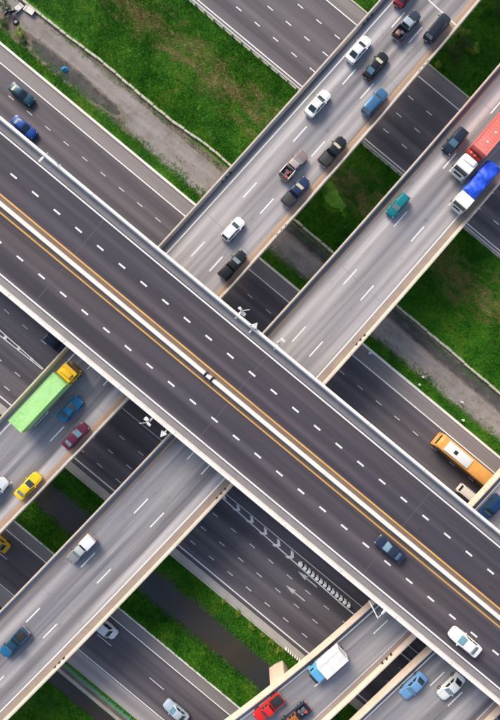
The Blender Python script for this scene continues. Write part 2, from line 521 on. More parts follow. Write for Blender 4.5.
def kerb(c, w=0.30, h=0.13, material='concrete_white', s0=-SX, s1=SX, jog=0.0):
    mb = MB()
    p = c2p(c)
    k = int((s1 - s0) / 8)
    ring = [(-w / 2, -0.1), (-w / 2, h - 0.03), (-w / 2 + 0.03, h), (w / 2 - 0.03, h), (w / 2, h - 0.03), (w / 2, -0.1)]
    rings = []
    for i in range(k + 1):
        s = s0 + (s1 - s0) * i / k
        off = jog * math.sin(i * 1.7) * random.random()
        rings.append([W(s, p + off + y, z) for y, z in ring])
    mb.loft(rings)
    o = mb.build('kerb', M[material]); tag(o, kind='structure')
    return o
kerb(43, 0.42, 0.16); kerb(412.3, 0.30, 0.14, 'concrete_grey'); kerb(509, 0.28, 0.14)
kerb(-291, 0.30, 0.14, 'concrete_old'); kerb(620.5, 0.55, 0.18, 'concrete_grey', jog=0.05)

# painted markings on the ground roads
def line(parent, c, w=0.17, material='line_white', s0=-SX, s1=SX, c1=None, z=0.024):
    p = c2p(c); pe = c2p(c1) if c1 is not None else p
    mb = MB()
    n = 30 if c1 is None else 1
    vs_ = []
    for i in range(n + 1):
        t = i / n; s = s0 + (s1 - s0) * t; q = p + (pe - p) * t
        vs_ += [W(s, q - w / 2, z), W(s, q + w / 2, z)]
    mb.add(vs_, [(2 * i, 2 * i + 2, 2 * i + 3, 2 * i + 1) for i in range(n)])
    return mb.build('edge_line', M[material], parent)

def quad_mesh(name, L, w, material):
    mb = MB().add([(-L / 2, -w / 2, 0), (L / 2, -w / 2, 0), (L / 2, w / 2, 0), (-L / 2, w / 2, 0)], [(0, 1, 2, 3)])
    me = mb.mesh(name); me.materials.append(M[material])
    return me
DASH_G = quad_mesh('lane_dash', 1.15, 0.15, 'line_faded')
DASH_GW = quad_mesh('lane_dash', 1.15, 0.16, 'line_white')
DASH_LONG = quad_mesh('lane_dash', 3.1, 0.15, 'line_faded')
def dashes(parent, c, ref, step, me, s0=-105, s1=105, z=0.024):
    s_ref, _ = sp(*ref)
    p = c2p(c)
    k = math.ceil((s0 - s_ref) / step)
    while s_ref + k * step < s1:
        s = s_ref + k * step
        o = shared('lane_dash', me, parent, W(s, p, z), -TH + random.uniform(-.006, .006))
        k += 1
STEP = 23.87 * K0
for c, ref in ((-189.3, (238.5, 9.5)), (-216, (270, 8.5)), (-243, (300, 7))):
    dashes(far_road, c, ref, STEP, DASH_GW)
line(far_road, -164, 0.20); line(far_road, -271, 0.20)
for c in (88.6, 119, 146): dashes(near_road, c, (28.5, 114.5), STEP, DASH_G)
line(near_road, 62.5, 0.20); line(near_road, 168, 0.2)
for c, ref in ((336.5, (233.5, 530.5)), (359.7, (222, 544)), (382.5, (230, 573.5))):
    s_lim = sp(62, 387)[0]
    dashes(west_road, c, ref, STEP * 1.012, DASH_G, s0=(s_lim if c < 350 else -105))
dashes(west_road, 306, (25, 327), STEP, DASH_G, s1=sp(75, 368)[0])
sA = sp(225, 500)[0]; sB = sp(345, 600)[0]
line(west_road, 396, 0.20, s1=sp(125, 500)[0], c1=None); line(west_road, 397, 0.20, s0=sp(125, 500)[0], s1=SX, c1=None)
line(west_road, 306.5, 0.17, 'line_faded', s0=sp(95, 385)[0])
line(west_road, 310.5, 0.20, s0=sp(170, 451)[0], s1=sA, c1=313.5)
line(west_road, 313.5, 0.20, s0=sA, s1=sB, c1=320.5); line(west_road, 320.5, 0.20, s0=sB, s1=SX)
line(west_road, 282, 0.15, 'line_faded')
# gore at the left edge of the photograph
s0g, s1g = sp(-60, 283)[0], sp(43, 369)[0]
line(west_road, 327, 0.17, s0=s0g, s1=s1g, c1=332.8); line(west_road, 337.5, 0.17, s0=s0g, s1=s1g, c1=334.2)
def flat(parent, name, pts, material, z=0.026):
    """flat painted shape from (s, p) points"""
    mb = MB().add([W(s, p, z) for s, p in pts], [tuple(range(len(pts)))])
    o = mb.build(name, M[material], parent, fix=False)
    if o.data.polygons[0].normal.z < 0: o.data.flip_normals()
    return o
for k, (u, v) in enumerate(((-9, 325), (5, 337), (18.5, 348), (31, 359))):
    s, p = sp(u, v); h = 0.42 - 0.09 * k * 0.6
    flat(west_road, 'gore_bar', [(s - .35, p + h), (s + .25, p + h), (s + .45, p), (s + .25, p - h), (s - .35, p - h), (s - .1, p)], 'line_white')
for (u, v) in ((223, 496.5), (237, 508.3), (250.5, 520), (264, 531.8), (277, 543.5), (290.5, 555.2)):
    s, p = sp(u, v); c = 152.5 - p / (K0 * math.cos(TH))
    a = min(0.72, 0.35 + (s - sA) * 0.02 + 0.1); t = 0.30
    flat(west_road, 'chevron', [(s - .55, p + a), (s - .55 + 2 * t, p + a), (s + .75, p), (s - .55 + 2 * t, p - a), (s - .55, p - a), (s + .1, p)], 'line_white')
for (u, v) in ((288, 587), (300, 573)):
    s, p = sp(u, v)
    flat(west_road, 'lane_arrow', [(s - .5, p), (s + 1.5, p - .42), (s + 1.25, p - .10), (s + 3.7, p - .10), (s + 3.7, p + .10), (s + 1.25, p + .10), (s + 1.5, p + .42)], 'line_faded')
line(canal_road, 524.3, 0.18); line(canal_road, 584, 0.17)
dashes(canal_road, 553.5, (157, 683), 11.4, DASH_LONG)

# dirt track and dark soil: long ragged strips whose borders fray into the surrounding dirt
def fray_mat(name, stops, sc):
    m = NT(name)
    base = soil_nodes(m, DIRT, 0.35)
    top = soil_nodes(m, stops, sc)
    n3 = m.noise(m.pos((0.06, 0.8, 1), TH), 1.0, 4, 0.6)
    top = m.mix(1.0, top, m.ramp(n3, [(0.3, g3(0.80)), (0.7, g3(1.14))]), 'MULTIPLY')
    at_ = m.n('ShaderNodeAttribute'); at_.attribute_name = 'edge'
    nz = m.noise(m.pos((1, 1, 1), TH), 0.9, 7, 0.7)
    f = m.math('ADD', m.math('MULTIPLY', at_.outputs['Fac'], 1.15), m.math('MULTIPLY', m.math('SUBTRACT', nz, 0.5), 1.5))
    f = m.ramp(f, [(0.36, (0, 0, 0)), (0.62, (1, 1, 1))])
    f = m.math('MULTIPLY', f, m.ramp(at_.outputs['Fac'], [(0.0, (0, 0, 0)), (0.12, (1, 1, 1))]))
    col = m.mix(f, base, top)
    n2 = m.noise(m.pos(), 4.0, 5, 0.7)
    col = m.mix(1.0, col, m.ramp(n2, [(0.3, g3(.86)), (0.7, g3(1.1))]), 'MULTIPLY')
    m.color(col); m.set(Roughness=0.95, Specular_IOR_Level=0.15); m.bump(n2, 0.4, 0.05)
    return m.m
def strip_sheet(name, up_, lo_, u0, u1, material, z, taper=12, ext=3.0):
    us = np.linspace(u0, u1, int((u1 - u0) / 2.5))
    cu = np.interp(us, *zip(*up_)) - ext; cl = np.interp(us, *zip(*lo_)) + ext
    vs_ = []; ed = []
    for i, u in enumerate(us):
        e = min(1, (u - u0) / taper, (u1 - u) / taper)
        for k, ev in enumerate((0, 1, 1, 0)):
            w_ = (0, min(.45, 6 / max(cl[i] - cu[i], 1)), 1 - min(.45, 6 / max(cl[i] - cu[i], 1)), 1)[k]
            c = cu[i] + (cl[i] - cu[i]) * w_
            q = PW(u, .83 * u + c, 0); vs_.append((q.x, q.y, z)); ed.append(ev * max(e, 0))
    n_ = len(us)
    mb = MB().add(vs_, [(4 * i + k, 4 * i + k + 1, 4 * i + k + 5, 4 * i + k + 4) for i in range(n_ - 1) for k in range(3)])
    o = mb.build(name, material); tag(o, kind='structure')
    if o.data.polygons[0].normal.z < 0: o.data.flip_normals()
    at_ = o.data.attributes.new('edge', 'FLOAT', 'POINT'); at_.data.foreach_set('value', ed)
    return o
TRACK = [(0.30, (0.18, 0.155, 0.138)), (0.48, (0.245, 0.222, 0.210)), (0.72, (0.30, 0.275, 0.262))]
DARK = [(0.32, (0.050, 0.050, 0.052)), (0.55, (0.085, 0.082, 0.080)), (0.75, (0.15, 0.14, 0.125))]
fm_t = fray_mat('track_frayed', TRACK, 0.45); fm_d = fray_mat('dark_soil_frayed', DARK, 0.6)
strip_sheet('dirt_track', [(-300, -14), (0, -14), (100, -15), (170, -12), (300, -8), (400, -5), (500, -3), (900, -3)],
            [(-300, 7), (50, 9), (100, 14), (134, 24), (170, 28), (215, 27), (300, 22), (400, 25), (900, 25)], -300, 900, fm_t, 0.012)
strip_sheet('dark_soil', [(28, 12), (50, 9), (80, 8), (125, 12)], [(28, 22), (55, 27), (90, 25), (125, 16)], 26, 126, fm_d, 0.016)
strip_sheet('dark_soil', [(370, -18), (900, -18)], [(370, -8), (430, -4), (900, -6)], 372, 900, fm_d, 0.016)
strip_sheet('dark_soil', [(270, -18), (345, -18)], [(270, -9), (345, -6)], 268, 352, fm_d, 0.016)
def blob_sheet(name, pxs, material, z, sub=4, jit=0.9):
    pts = []
    n = len(pxs)
    for i in range(n):
        a = Vector(pxs[i]); b = Vector(pxs[(i + 1) % n])
        for k in range(sub):
            q = a + (b - a) * (k / sub)
            pts.append((q.x + random.uniform(-jit, jit), q.y + random.uniform(-jit, jit)))
    mb = MB().add([(PW(u, v, 0).x, PW(u, v, 0).y, z) for u, v in pts], [tuple(range(len(pts)))])
    o = mb.build(name, M[material], fix=False)
    if o.data.polygons[0].normal.z < 0: o.data.flip_normals()
    tag(o, kind='structure')
    return o
blob_sheet('pond_weed', [(324, 181), (332, 182), (337, 189), (340, 198), (347, 208), (348, 217), (343, 216), (338, 208), (331, 207), (325, 200), (321, 190)], 'pond_weed', 0.06, 5, 1.0)

# ------------------------------------------------------------------ viaducts
class Via:
    def __init__(self, name, label, z, d, eL, eR, t0, t1, cat='viaduct', zL=None, zR=None):
        self.z = z; self.d = Vector(d).normalized(); self.n = Vector((-self.d.y, self.d.x))
        self.t0, self.t1 = t0, t1
        self.qL = self.fit(eL, zL if zL is not None else z); self.qR = self.fit(eR, zR if zR is not None else z)
        self.root = empty(name, (0, 0, 0)); tag(self.root, label, cat)
    def fit(self, pts, z):
        if len(pts) == 1: return np.array([0.0, 0.0, pts[0]])
        T = []; Q = []
        for u, v in pts:
            P = PW(u, v, z); T.append(P.x * self.d.x + P.y * self.d.y); Q.append(P.x * self.n.x + P.y * self.n.y)
        return np.polyfit(T, Q, 2)
    def P(self, t, a, x, z=0.0):
        l = np.polyval(self.qL, t); r = np.polyval(self.qR, t)
        q = l - a * (l - r) - x
        return (self.d.x * t + self.n.x * q, self.d.y * t + self.n.y * q, self.z + z)
    def width(self, t): return np.polyval(self.qL, t) - np.polyval(self.qR, t)
    def ang(self, t):
        g = 0.5 * (np.polyval(np.polyder(self.qL), t) + np.polyval(np.polyder(self.qR), t))
        v = self.d + self.n * float(g)
        return math.atan2(v.y, v.x)
    def tq(self, u, v, z=None):
        P = PW(u, v, self.z if z is None else z)
        return P.x * self.d.x + P.y * self.d.y, P.x * self.n.x + P.y * self.n.y
    def sweep(self, name, sec, material, t0=None, t1=None, step=3.0, parent=None, close=True, smooth=None, uv=False):
        t0 = self.t0 if t0 is None else t0; t1 = self.t1 if t1 is None else t1
        n = max(1, int(round((t1 - t0) / step)))
        ts = np.linspace(t0, t1, n + 1)
        mb = MB()
        mb.loft([[self.P(t, a, x, z) for a, x, z in sec] for t in ts], close=close)
        if uv:
            mb.uv = []
            for t in ts:
                for a, x, z in sec: mb.uv.append((t, a * self.width(t) + x))
        o = mb.build(name, material, parent or self.root, smooth)
        if not close and o.data.polygons[0].normal.z < 0: o.data.flip_normals()
        return o
    def dash(self, u, v, L, w, material, z=0.016):
        t, q = self.tq(u, v)
        a = self.ang(t)
        o = shared('lane_dash', DM[(L, w, material)], self.root, (self.d.x * t + self.n.x * q, self.d.y * t + self.n.y * q, self.z + z), a)
        return o
DM = {}
def dm(L, w, material):
    DM[(L, w, material)] = quad_mesh('lane_dash', L, w, material)
dm(3.05, 0.20, 'line_white'); dm(1.15, 0.24, 'line_white')

def deck(via, road_m, par_m, fascia=0.5, depth=1.6, ph=0.85, top=0.28, base=0.46, inset=2.0):
    f = fascia
    via.sweep('deck', [(0, .07, 0), (1, -.07, 0), (1, -.07, -f), (1, -inset, -f - .25), (1, -inset - 1.0, -depth), (0, inset + 1.0, -depth), (0, inset, -f - .25), (0, .07, -f)], M['concrete_grey'])
    via.sweep('road_surface', [(0, base - .02, .006), (1, -base + .02, .006)], M[road_m], close=False, uv=True)
    L = via.sweep('parapet', [(0, 0, -f - .04), (0, 0, ph - .03), (0, .03, ph), (0, top - .03, ph), (0, top, ph - .03), (0, top + .05, .38), (0, base, .02), (0, base, .003), (0, .065, .003), (0, .065, -f - .04)], M[par_m], smooth=40)
    Rr = via.sweep('parapet', [(1, 0, -f - .04), (1, 0, ph - .03), (1, -.03, ph), (1, -top + .03, ph), (1, -top, ph - .03), (1, -top - .05, .38), (1, -base, .02), (1, -base, .003), (1, -.065, .003), (1, -.065, -f - .04)], M[par_m], smooth=40)
    return L, Rr

def vline(via, a, x, w, material, name='edge_line', t0=None, t1=None, z=.014):
    return via.sweep(name, [(a, x - w / 2, z), (a, x + w / 2, z)], M[material], close=False, t0=t0, t1=t1)

def pier(via, c_ground, wcap, cols=1, depth=1.6, zcap=None):
    """a column with a crosshead at the place where the deck passes over ground line c"""
    best = min(np.linspace(via.t0 + 3, via.t1 - 3, 400), key=lambda t: abs((lambda P: (P[0] * EP.x + P[1] * EP.y))(via.P(t, .5, 0)) - c2p(c_ground)))
    P = via.P(best, .5, 0); a = via.ang(best)
    zt = via.z - depth
    zb = gz(c2p(c_ground)) - .3
    o = MB()
    n = 10
    w = 2.4 / 2; dpt = 1.5 / 2
    ring = [(-dpt, -w), (-dpt * .6, -w - .18), (dpt * .6, -w - .18), (dpt, -w), (dpt, w), (dpt * .6, w + .18), (-dpt * .6, w + .18), (-dpt, w)]
    def rr(k, z): return [(x * 1.0, y * k, z) for x, y in ring]
    o.loft([rr(1, zb), rr(1, zt - 2.2), rr(1.05, zt - 1.9)])
    ob = o.build('pier', M['concrete_grey'], via.root, 40)
    ob.location = (P[0], P[1], 0); ob.rotation_euler = (0, 0, a)
    cp = MB()
    h = wcap / 2
    cp.loft([[(x, y, z) for y, z in ((-h, zt - .02), (-h, zt - .7), (-1.3, zt - 1.9), (1.3, zt - 1.9), (h, zt - .7), (h, zt - .02))] for x in (-.85, .85)])
    c_ = cp.build('pier_cap', M['concrete_grey'], ob)
    return ob

# upper highway
up = Via('elevated_highway', 'wide dark two-way elevated highway with white median barrier crossing above all other roads', Z2, ES,
         [c2p(115.5, Z2 + .95)], [c2p(291, Z2 + .95)], -190, 190, 'highway')
UL, UR = deck(up, 'asphalt_upper', 'concrete_white', .55, 1.75, 1.0, .42, .54, 3.5)
def pq(c): return up.qL[2] - c2p(c, Z2)          # photo line offset -> distance from the left edge
xm = pq(203.4)
vline(up, 0, pq(132.3), .22, 'line_white'); vline(up, 0, pq(274), .22, 'line_white')
for c in (194.2, 212.3): vline(up, 0, pq(c), .24, 'line_yellow')
for a, x0, x1 in ((0, .525, pq(132.3) - .25), (0, pq(274) + .25, up.width(0) - .525)):
    up.sweep('gutter', [(a, x0, .012), (a, x1, .012)], M['concrete_gutter'], close=False)
for x0, x1 in ((pq(196.0), xm - .34), (xm + .34, pq(210.5))):
    up.sweep('median_gutter', [(0, x0, .012), (0, x1, .012)], M['dirt_gutter'], close=False)
tg = up.tq(208.5, 377.5)[0]
for t0, t1 in ((up.t0, tg - .75), (tg - .38, tg + .38), (tg + .75, up.t1)):
    up.sweep('median_barrier', [(0, xm + k * .01, z) for k, z in ((-33, .004), (-33, .10), (-25, .28), (-22, .80), (-18, .84), (18, .84), (22, .80), (25, .28), (33, .10), (33, .004))], M['median_white'], t0=t0, t1=t1, smooth=40)
for tt in (tg - .56, tg + .56):
    up.sweep('barrier_gap', [(0, xm - .46, .013), (0, xm + .46, .013), (0, xm + .46, .6), (0, xm - .46, .6)], M['black'], t0=tt - .16, t1=tt + .16, step=1)
def updash(first, last, n, k0, k1):
    a = Vector(first); b = Vector(last)
    for i in range(k0, k1):
        q = a + (b - a) * (i / n)
        up.dash(q.x, q.y, 1.15, 0.24, 'line_white')
updash((57, 212), (490.5, 571.5), 20, -8, 30)
updash((20, 258.5), (495.5, 652.5), 22, -6, 30)
for t in np.arange(-183, 190, 30.0) + 4.5:
    up.sweep('expansion_joint', [(0, .82, .011), (1, -.82, .011)], M['joint'], t0=t - .035, t1=t + .035, step=1, close=False)
for t in np.arange(-183, 190, 10.0) + 1.5:        # open joints between the parapet pieces
    for a, x0, x1 in ((0, -.012, .44), (1, -.44, .012)):
        up.sweep('parapet_joint', [(a, x0, .2), (a, x1, .2), (a, x1, 1.006), (a, x0, 1.006)], M['dirt_gutter'], t0=t - .02, t1=t + .02, step=1, parent=(UL if a == 0 else UR))
for t in (-96, -62, -30, 4, 37, 70, 104):
    P = up.P(t, .5, 0)
    pr = MB(); ring = [(-.9, -1.6), (-.6, -1.85), (.6, -1.85), (.9, -1.6), (.9, 1.6), (.6, 1.85), (-.6, 1.85), (-.9, 1.6)]
    pr.loft([[(x * k, y * k2, z) for x, y in ring] for z, k, k2 in ((-.3, 1, 1), (8.9, 1, 1), (10.2, 1, 1.15))])
    po = pr.build('pier', M['concrete_grey'], up.root, 40); po.location = (P[0], P[1], 0); po.rotation_euler = (0, 0, -TH)
    cp = MB(); cp.loft([[(x, y, z) for y, z in ((-7.2, 12.23), (-7.2, 11.5), (-1.9, 10.1), (1.9, 10.1), (7.2, 11.5), (7.2, 12.23))] for x in (-1.05, 1.05)])
    cp.build('pier_cap', M['concrete_grey'], po)

# crossing viaducts
d1 = (math.cos(R(47.5)), math.sin(R(47.5)))
north = Via('crossing_viaduct', 'grey three-lane viaduct carrying the green truck and the yellow taxi beneath the dark highway', Z1, d1,
            [(-16, 434), (16, 400), (63, 349), (163, 242), (200, 200), (287, 100), (380, 0)],
            [(0, 535), (37, 498), (100, 430), (127, 402), (220, 300), (312, 200), (398, 100), (481, 0)], -110, 110, zL=Z1 + .95, zR=Z1 - .5)
NL, NR = deck(north, 'asphalt_ramp', 'concrete_tan')
vline(north, 0, 1.50, .20, 'line_white'); vline(north, 1, -1.05, .20, 'line_tan')
for q in ((-10, 474), (41.5, 419), (94, 362), (146, 306), (198, 249), (250, 190), (300, 134), (349, 77), (398, 20), (446, -36),
          (-47, 545), (5, 489), (57, 434), (110, 378), (163, 321), (216, 264), (267, 206), (318, 149), (367, 91), (415.5, 35), (464, -21)):
    north.dash(*q, 3.05, 0.20, 'line_white')
south = Via('crossing_viaduct', 'grey three-lane viaduct carrying the red container truck and the teal car', Z1, d1,
            [(-40, 652), (10, 600), (100, 505), (171, 434), (263, 332), (300, 290), (382, 200), (468, 100)],
            [(8, 720), (100, 627), (126, 600), (200, 522), (228, 491), (326, 385), (400, 300), (487, 200)], -110, 110, zL=Z1 - .5, zR=Z1 + .95)
SL, SR = deck(south, 'asphalt_ramp', 'concrete_tan')
vline(south, 0, 1.15, .18, 'line_tan'); vline(south, 1, -1.62, .20, 'line_white')
for q in ((-77, 723), (-22, 669), (33, 615), (88, 560), (141, 506), (194, 452), (247, 394), (299, 334), (350, 277), (400.5, 219), (449.5, 161), (497, 106), (546, 50),
          (-57, 737), (-3, 683), (50, 631), (104, 576), (157, 520), (208, 467), (262, 408), (316, 349), (367, 293), (417.5, 234), (467.5, 176), (516, 119)):
    south.dash(*q, 3.05, 0.20, 'line_white')
d2 = (math.cos(R(42)), math.sin(R(42)))
slip = Via('slip_viaduct', 'narrow two-lane viaduct with pale edge carrying the red pickup and blue-cab box truck', Z1, d2,
           [(225, 720), (300, 659), (368, 604), (470, 500), (500, 468)],
           [(262, 782), (332, 720), (400, 654), (415, 640), (570, 480)], -85, 85, zL=Z1 - .5, zR=Z1 + .95)
PL, PR = deck(slip, 'asphalt_ramp', 'concrete_sunlit_peach')
vline(slip, 0, 1.25, .18, 'line_white'); vline(slip, 1, -1.25, .18, 'line_faded')
for q in ((205, 785), (264, 733), (322, 680), (380.5, 627), (438, 568), (493, 513), (546, 455)):
    slip.dash(*q, 3.05, 0.20, 'line_white')
d3 = (math.cos(R(44.5)), math.sin(R(44.5)))
outer = Via('slip_viaduct', 'viaduct with pale-blue and white sedans side by side in the lower right corner', Z1, d3,
            [(300, 767), (349, 720), (400, 671.5), (427, 646)], [(425, 792), (495, 720), (560, 655), (605, 610)], -80, 80, zL=Z1 - .5, zR=Z1 + .95)
OL, OR_ = deck(outer, 'asphalt_ramp', 'concrete_sunlit_peach')
vline(outer, 0, 1.25, .18, 'line_white'); vline(outer, 1, -1.25, .18, 'line_faded')
for q in ((380, 733), (437, 679), (495, 620), (553, 562), (398, 755), (455, 699), (513, 641), (570, 583)):
    outer.dash(*q, 3.05, 0.20, 'line_white')
# white line across the north viaduct near its far end
tA = north.tq(440, 10.5)[0]
north.sweep('transverse_line', [(.47, 0, .015), (1, -.55, .015)], M['line_white'], t0=tA - .1, t1=tA + .1, step=1, close=False)
for via, lst in ((north, (-88, -55, -21, 12, 46, 79)), (south, (-80, -47, -13, 20, 53, 86)), (slip, (-60, -30, 0, 30, 60)), (outer, (-60, -30, 0, 30, 60))):
    for t in lst:
        via.sweep('expansion_joint', [(0, .52, .011), (1, -.52, .011)], M['concrete_gutter'], t0=t - .03, t1=t + .03, step=1, close=False)
for via in (north, south):
    for c in (-330, -95, 35, 225, 424, 496): pier(via, c, 8.6)
for c in (35, 225): pier(slip, c, 7)
for c in (35, 225, 424): pier(outer, c, 10)

# scupper openings, three by three, in the parapets
def scuppers(via, par, a, u, v, x, n=3, h=.16):
    t, q = via.tq(u, v)
    for k in range(n):
        tt = t + (k - 1) * .92
        via.sweep('scupper', [(a, x - .05, .02), (a, x + .05, .02), (a, x + .05, h), (a, x - .05, h)], M['black'], t0=tt - .17, t1=tt + .17, step=1, parent=par)
for u, v in ((224.5, 176), (364, 17)): scuppers(north, NL, 0, u, v, .53, h=.42)
for u, v in ((280, 230), (421, 68)): scuppers(north, NR, 1, u, v, -.22, h=.88)
for u, v in ((362, 341), (60, 662)): scuppers(south, SR, 1, u, v, -.55, h=.40)
for u, v in ((210, 483),): scuppers(south, SR, 1, u, v, -.55, h=.40)
for u, v in ((390, 662),): scuppers(slip, PR, 1, u, v, -.55, h=.40)

# broad wall pier of the slip viaduct standing on the canal bank
A_ = PW(269.2, 671.2, -.4); B_ = PW(282.6, 660.8, -.4)
dv = (B_ - A_).normalized(); nv_ = Vector((dv.y, -dv.x, 0))
cc = (A_ + B_) / 2 + nv_ * .8
wp = MB().rbox((0, 0, 0), ((B_ - A_).length, 1.6, Z1 - 1.6 + 2.2), .06, 2).build('pier', M['concrete_sunlit_peach'], slip.root, 40)
wp.location = (cc.x, cc.y, (Z1 - 1.6 - 2.2) / 2 - .01); wp.rotation_euler = (0, 0, math.atan2(dv.y, dv.x))
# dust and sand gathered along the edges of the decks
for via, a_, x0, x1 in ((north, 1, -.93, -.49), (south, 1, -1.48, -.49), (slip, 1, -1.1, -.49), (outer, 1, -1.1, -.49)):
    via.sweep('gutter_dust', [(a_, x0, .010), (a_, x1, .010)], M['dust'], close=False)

# ------------------------------------------------------------------ vehicles
def wheel_set(root, xs, y, r=.32, w=.22, dual=False):
    key = (r, w)
    if key not in WM:
        n = 14
        t = MB(); prof_ = [(r * .62, -w / 2), (r * .94, -w / 2), (r, -w / 2 + .04), (r, w / 2 - .04), (r * .94, w / 2), (r * .62, w / 2)]
        t.loft([[(pr * math.cos(a), py, pr * math.sin(a)) for pr, py in prof_] for a in [2 * math.pi * k / n for k in range(n + 1)]], close=True, cap=False)
        tm = t.mesh('tyre'); tm.materials.append(M['rubber'])
        rm = MB(); rm.loft([[(rr * math.cos(2 * math.pi * k / n), y_, rr * math.sin(2 * math.pi * k / n)) for k in range(n)] for rr, y_ in ((r * .63, -w / 2 + .02), (r * .63, w / 2 - .03), (r * .25, w / 2 - .05))])
        rmm = rm.mesh('rim'); rmm.materials.append(M['rim'])
        WM[key] = (tm, rmm)
    tm, rmm = WM[key]
    for x in xs:
        for sgn in (1, -1):
            o = shared('wheel', tm, root, (x, sgn * y, r), 0 if sgn > 0 else math.pi)
            shared('rim', rmm, o)
WM = {}

KINDS = {
    # L, W, belt scale, roof z, (rear_base, rear_top, front_top, cowl) in fractions of L, front to rear
    'sedan': (4.70, 1.80, 1.00, 1.44, (-.385, -.215, .045, .215)),
    'coupe': (4.45, 1.80, .97, 1.36, (-.40, -.16, .035, .215)),
    'hatch': (4.10, 1.74, 1.02, 1.50, (-.485, -.395, .055, .235)),
    'suv':   (4.75, 1.88, 1.16, 1.76, (-.488, -.425, .065, .215)),
    'van':   (4.90, 1.86, 1.16, 1.92, (-.492, -.455, .16, .315)),
}
BX = [-.5, -.488, -.45, -.36, -.2, 0, .2, .32, .42, .475, .5]
BH = [.70, .83, .935, .985, 1, 1, 1, .985, .93, .82, .64]
BT = [.80, .90, .955, .97, .95, .93, .925, .88, .81, .70, .58]
BZ = [.42, .34, .27, .23, .22, .22, .22, .23, .26, .32, .40]

def body_ring(x, w, zb, zt):
    half = [(.86 * w, zb), (w * .985, zb + .14), (w, zb + .62 * (zt - zb)), (.955 * w, zt - .05), (.80 * w, zt), (.40 * w, zt + .018)]
    return [(x, y, z) for y, z in half] + [(x, 0, zt + .025)] + [(x, -y, z) for y, z in reversed(half)]

def cabin(root, L, Wd, belt, roof, fr, paint_m, roof_m=None, ws='glass', rw='glass', sg='glass', wb=.91, wt=.74, split=-.09, front_z=None):
    xr, xrt, xft, xc = [f * L for f in fr]
    hb = Wd / 2 * wb; ht = Wd / 2 * wt
    zc = front_z if front_z is not None else belt - .02
    keys = [(xr, belt + .01, hb * .93, hb * .86), (xr + (xrt - xr) * .55, belt + (roof - belt) * .62, hb * .98, ht * 1.03), (xrt, roof - .035, hb, ht), (xrt + .25 * (xft - xrt), roof, hb, ht), (xrt + .75 * (xft - xrt), roof, hb, ht), (xft, roof - .04, hb, ht),
            (xft + (xc - xft) * .5, zc + (roof - zc) * .52, hb * .98, ht * 1.06), (xc, zc + .01, hb * .92, hb * .86)]
    mb = MB(); rings = []
    for x, zt, b, t in keys:
        half = [(b, min(belt, zt) - .10), (t + (b - t) * .08, zt - .05), (t * .86, zt), (t * .4, zt + .018)]
        rings.append([(x, y, z) for y, z in half] + [(x, 0, zt + .022)] + [(x, -y, z) for y, z in reversed(half)])
    mb.loft(rings)
    cb = mb.build('cabin', roof_m or paint_m, root, 38)
    def tk(x):
        xs = [k[0] for k in keys]
        return [np.interp(x, xs, [k[i] for k in keys]) for i in (1, 2, 3)]
    def pane(name, xa, xb, mat, w0=.90):
        g = MB(); n = 5; mcol = 7
        rows = []
        up_ = .016; sgn = 1 if xb > xa else -1
        for i in range(n):
            x = xa + (xb - xa) * i / (n - 1); zt, b, t = tk(x)
            row = []
            for j in range(mcol):
                f = -1 + 2 * j / (mcol - 1)
                yy = f * w0 * (t * .93)
                e = abs(yy) / t
                z = zt + (.022 if e < .4 else .022 - (e - .4) * .05 if e < .86 else -.001 - (e - .86) * .36)
                row.append((x + sgn * up_ * .8, yy, z + up_))
            rows.append(row)
        g.loft(rows, close=False)
        o = g.build(name, M[mat], root, 60)
        if sum(p.normal.z for p in o.data.polygons) < 0: o.data.flip_normals()
        return o
    pane('windshield', xft + .03, xc - .04, ws)
    pane('rear_window', xrt - .02, xr + (xrt - xr) * .12, rw, .86)
    xs_ = split * L
    def side(z, sgn, x):
        zt, b, t = tk(x)
        f = (z - belt) / max(roof - .05 - belt, .05)
        return sgn * (hb + (ht - hb) * f + .014)
    z0, z1 = belt + .05, roof - .12
    for sgn in (1, -1):
        for (a0, a1, b0, b1) in ((xs_ + .05, xc - .34 * (xc - xft) - .12, xs_ + .05, xft + .02), (xr + .40 * (xrt - xr) + .1, xs_ - .05, xrt + .06, xs_ - .05)):
            g = MB().add([(a0, side(z0, sgn, 0), z0), (a1, side(z0, sgn, 0), z0), (b1, side(z1, sgn, 0), z1), (b0, side(z1, sgn, 0), z1)], [(0, 1, 2, 3)])
            g.build('side_window', M[sg], root, fix=False)
    return cb

def lights(root, L, Wd, zf, zr, xf=.455, xr=-.488):
    for sgn in (1, -1):
        MB().ell((xf * L, sgn * Wd * .355, zf), (.13, .12, .055)).build('headlight', M['lamp_grey'], root, 60)
        MB().ell((xr * L, sgn * Wd * .37, zr), (.085, .17, .10)).build('taillight', M['lamp_red'], root, 60)

def mirrors(root, x, y, z, mat):
    for sgn in (1, -1):
        MB().ell((x, sgn * y, z), (.09, .12, .085)).build('mirror', mat, root, 60)

def place(via, u, v, z, sgn):
    """thing's base on a deck or, with via None, on the ground road; sgn +1 heads up-right (or lower right on the ground)"""
    if via is None:
        P = PW(u, v, z); return (P.x, P.y, .016), -TH + (0 if sgn > 0 else math.pi)
    P = PW(u, v, via.z + z)
    t = P.x * via.d.x + P.y * via.d.y
    return (P.x, P.y, via.z + .008), via.ang(t) + (0 if sgn > 0 else math.pi)

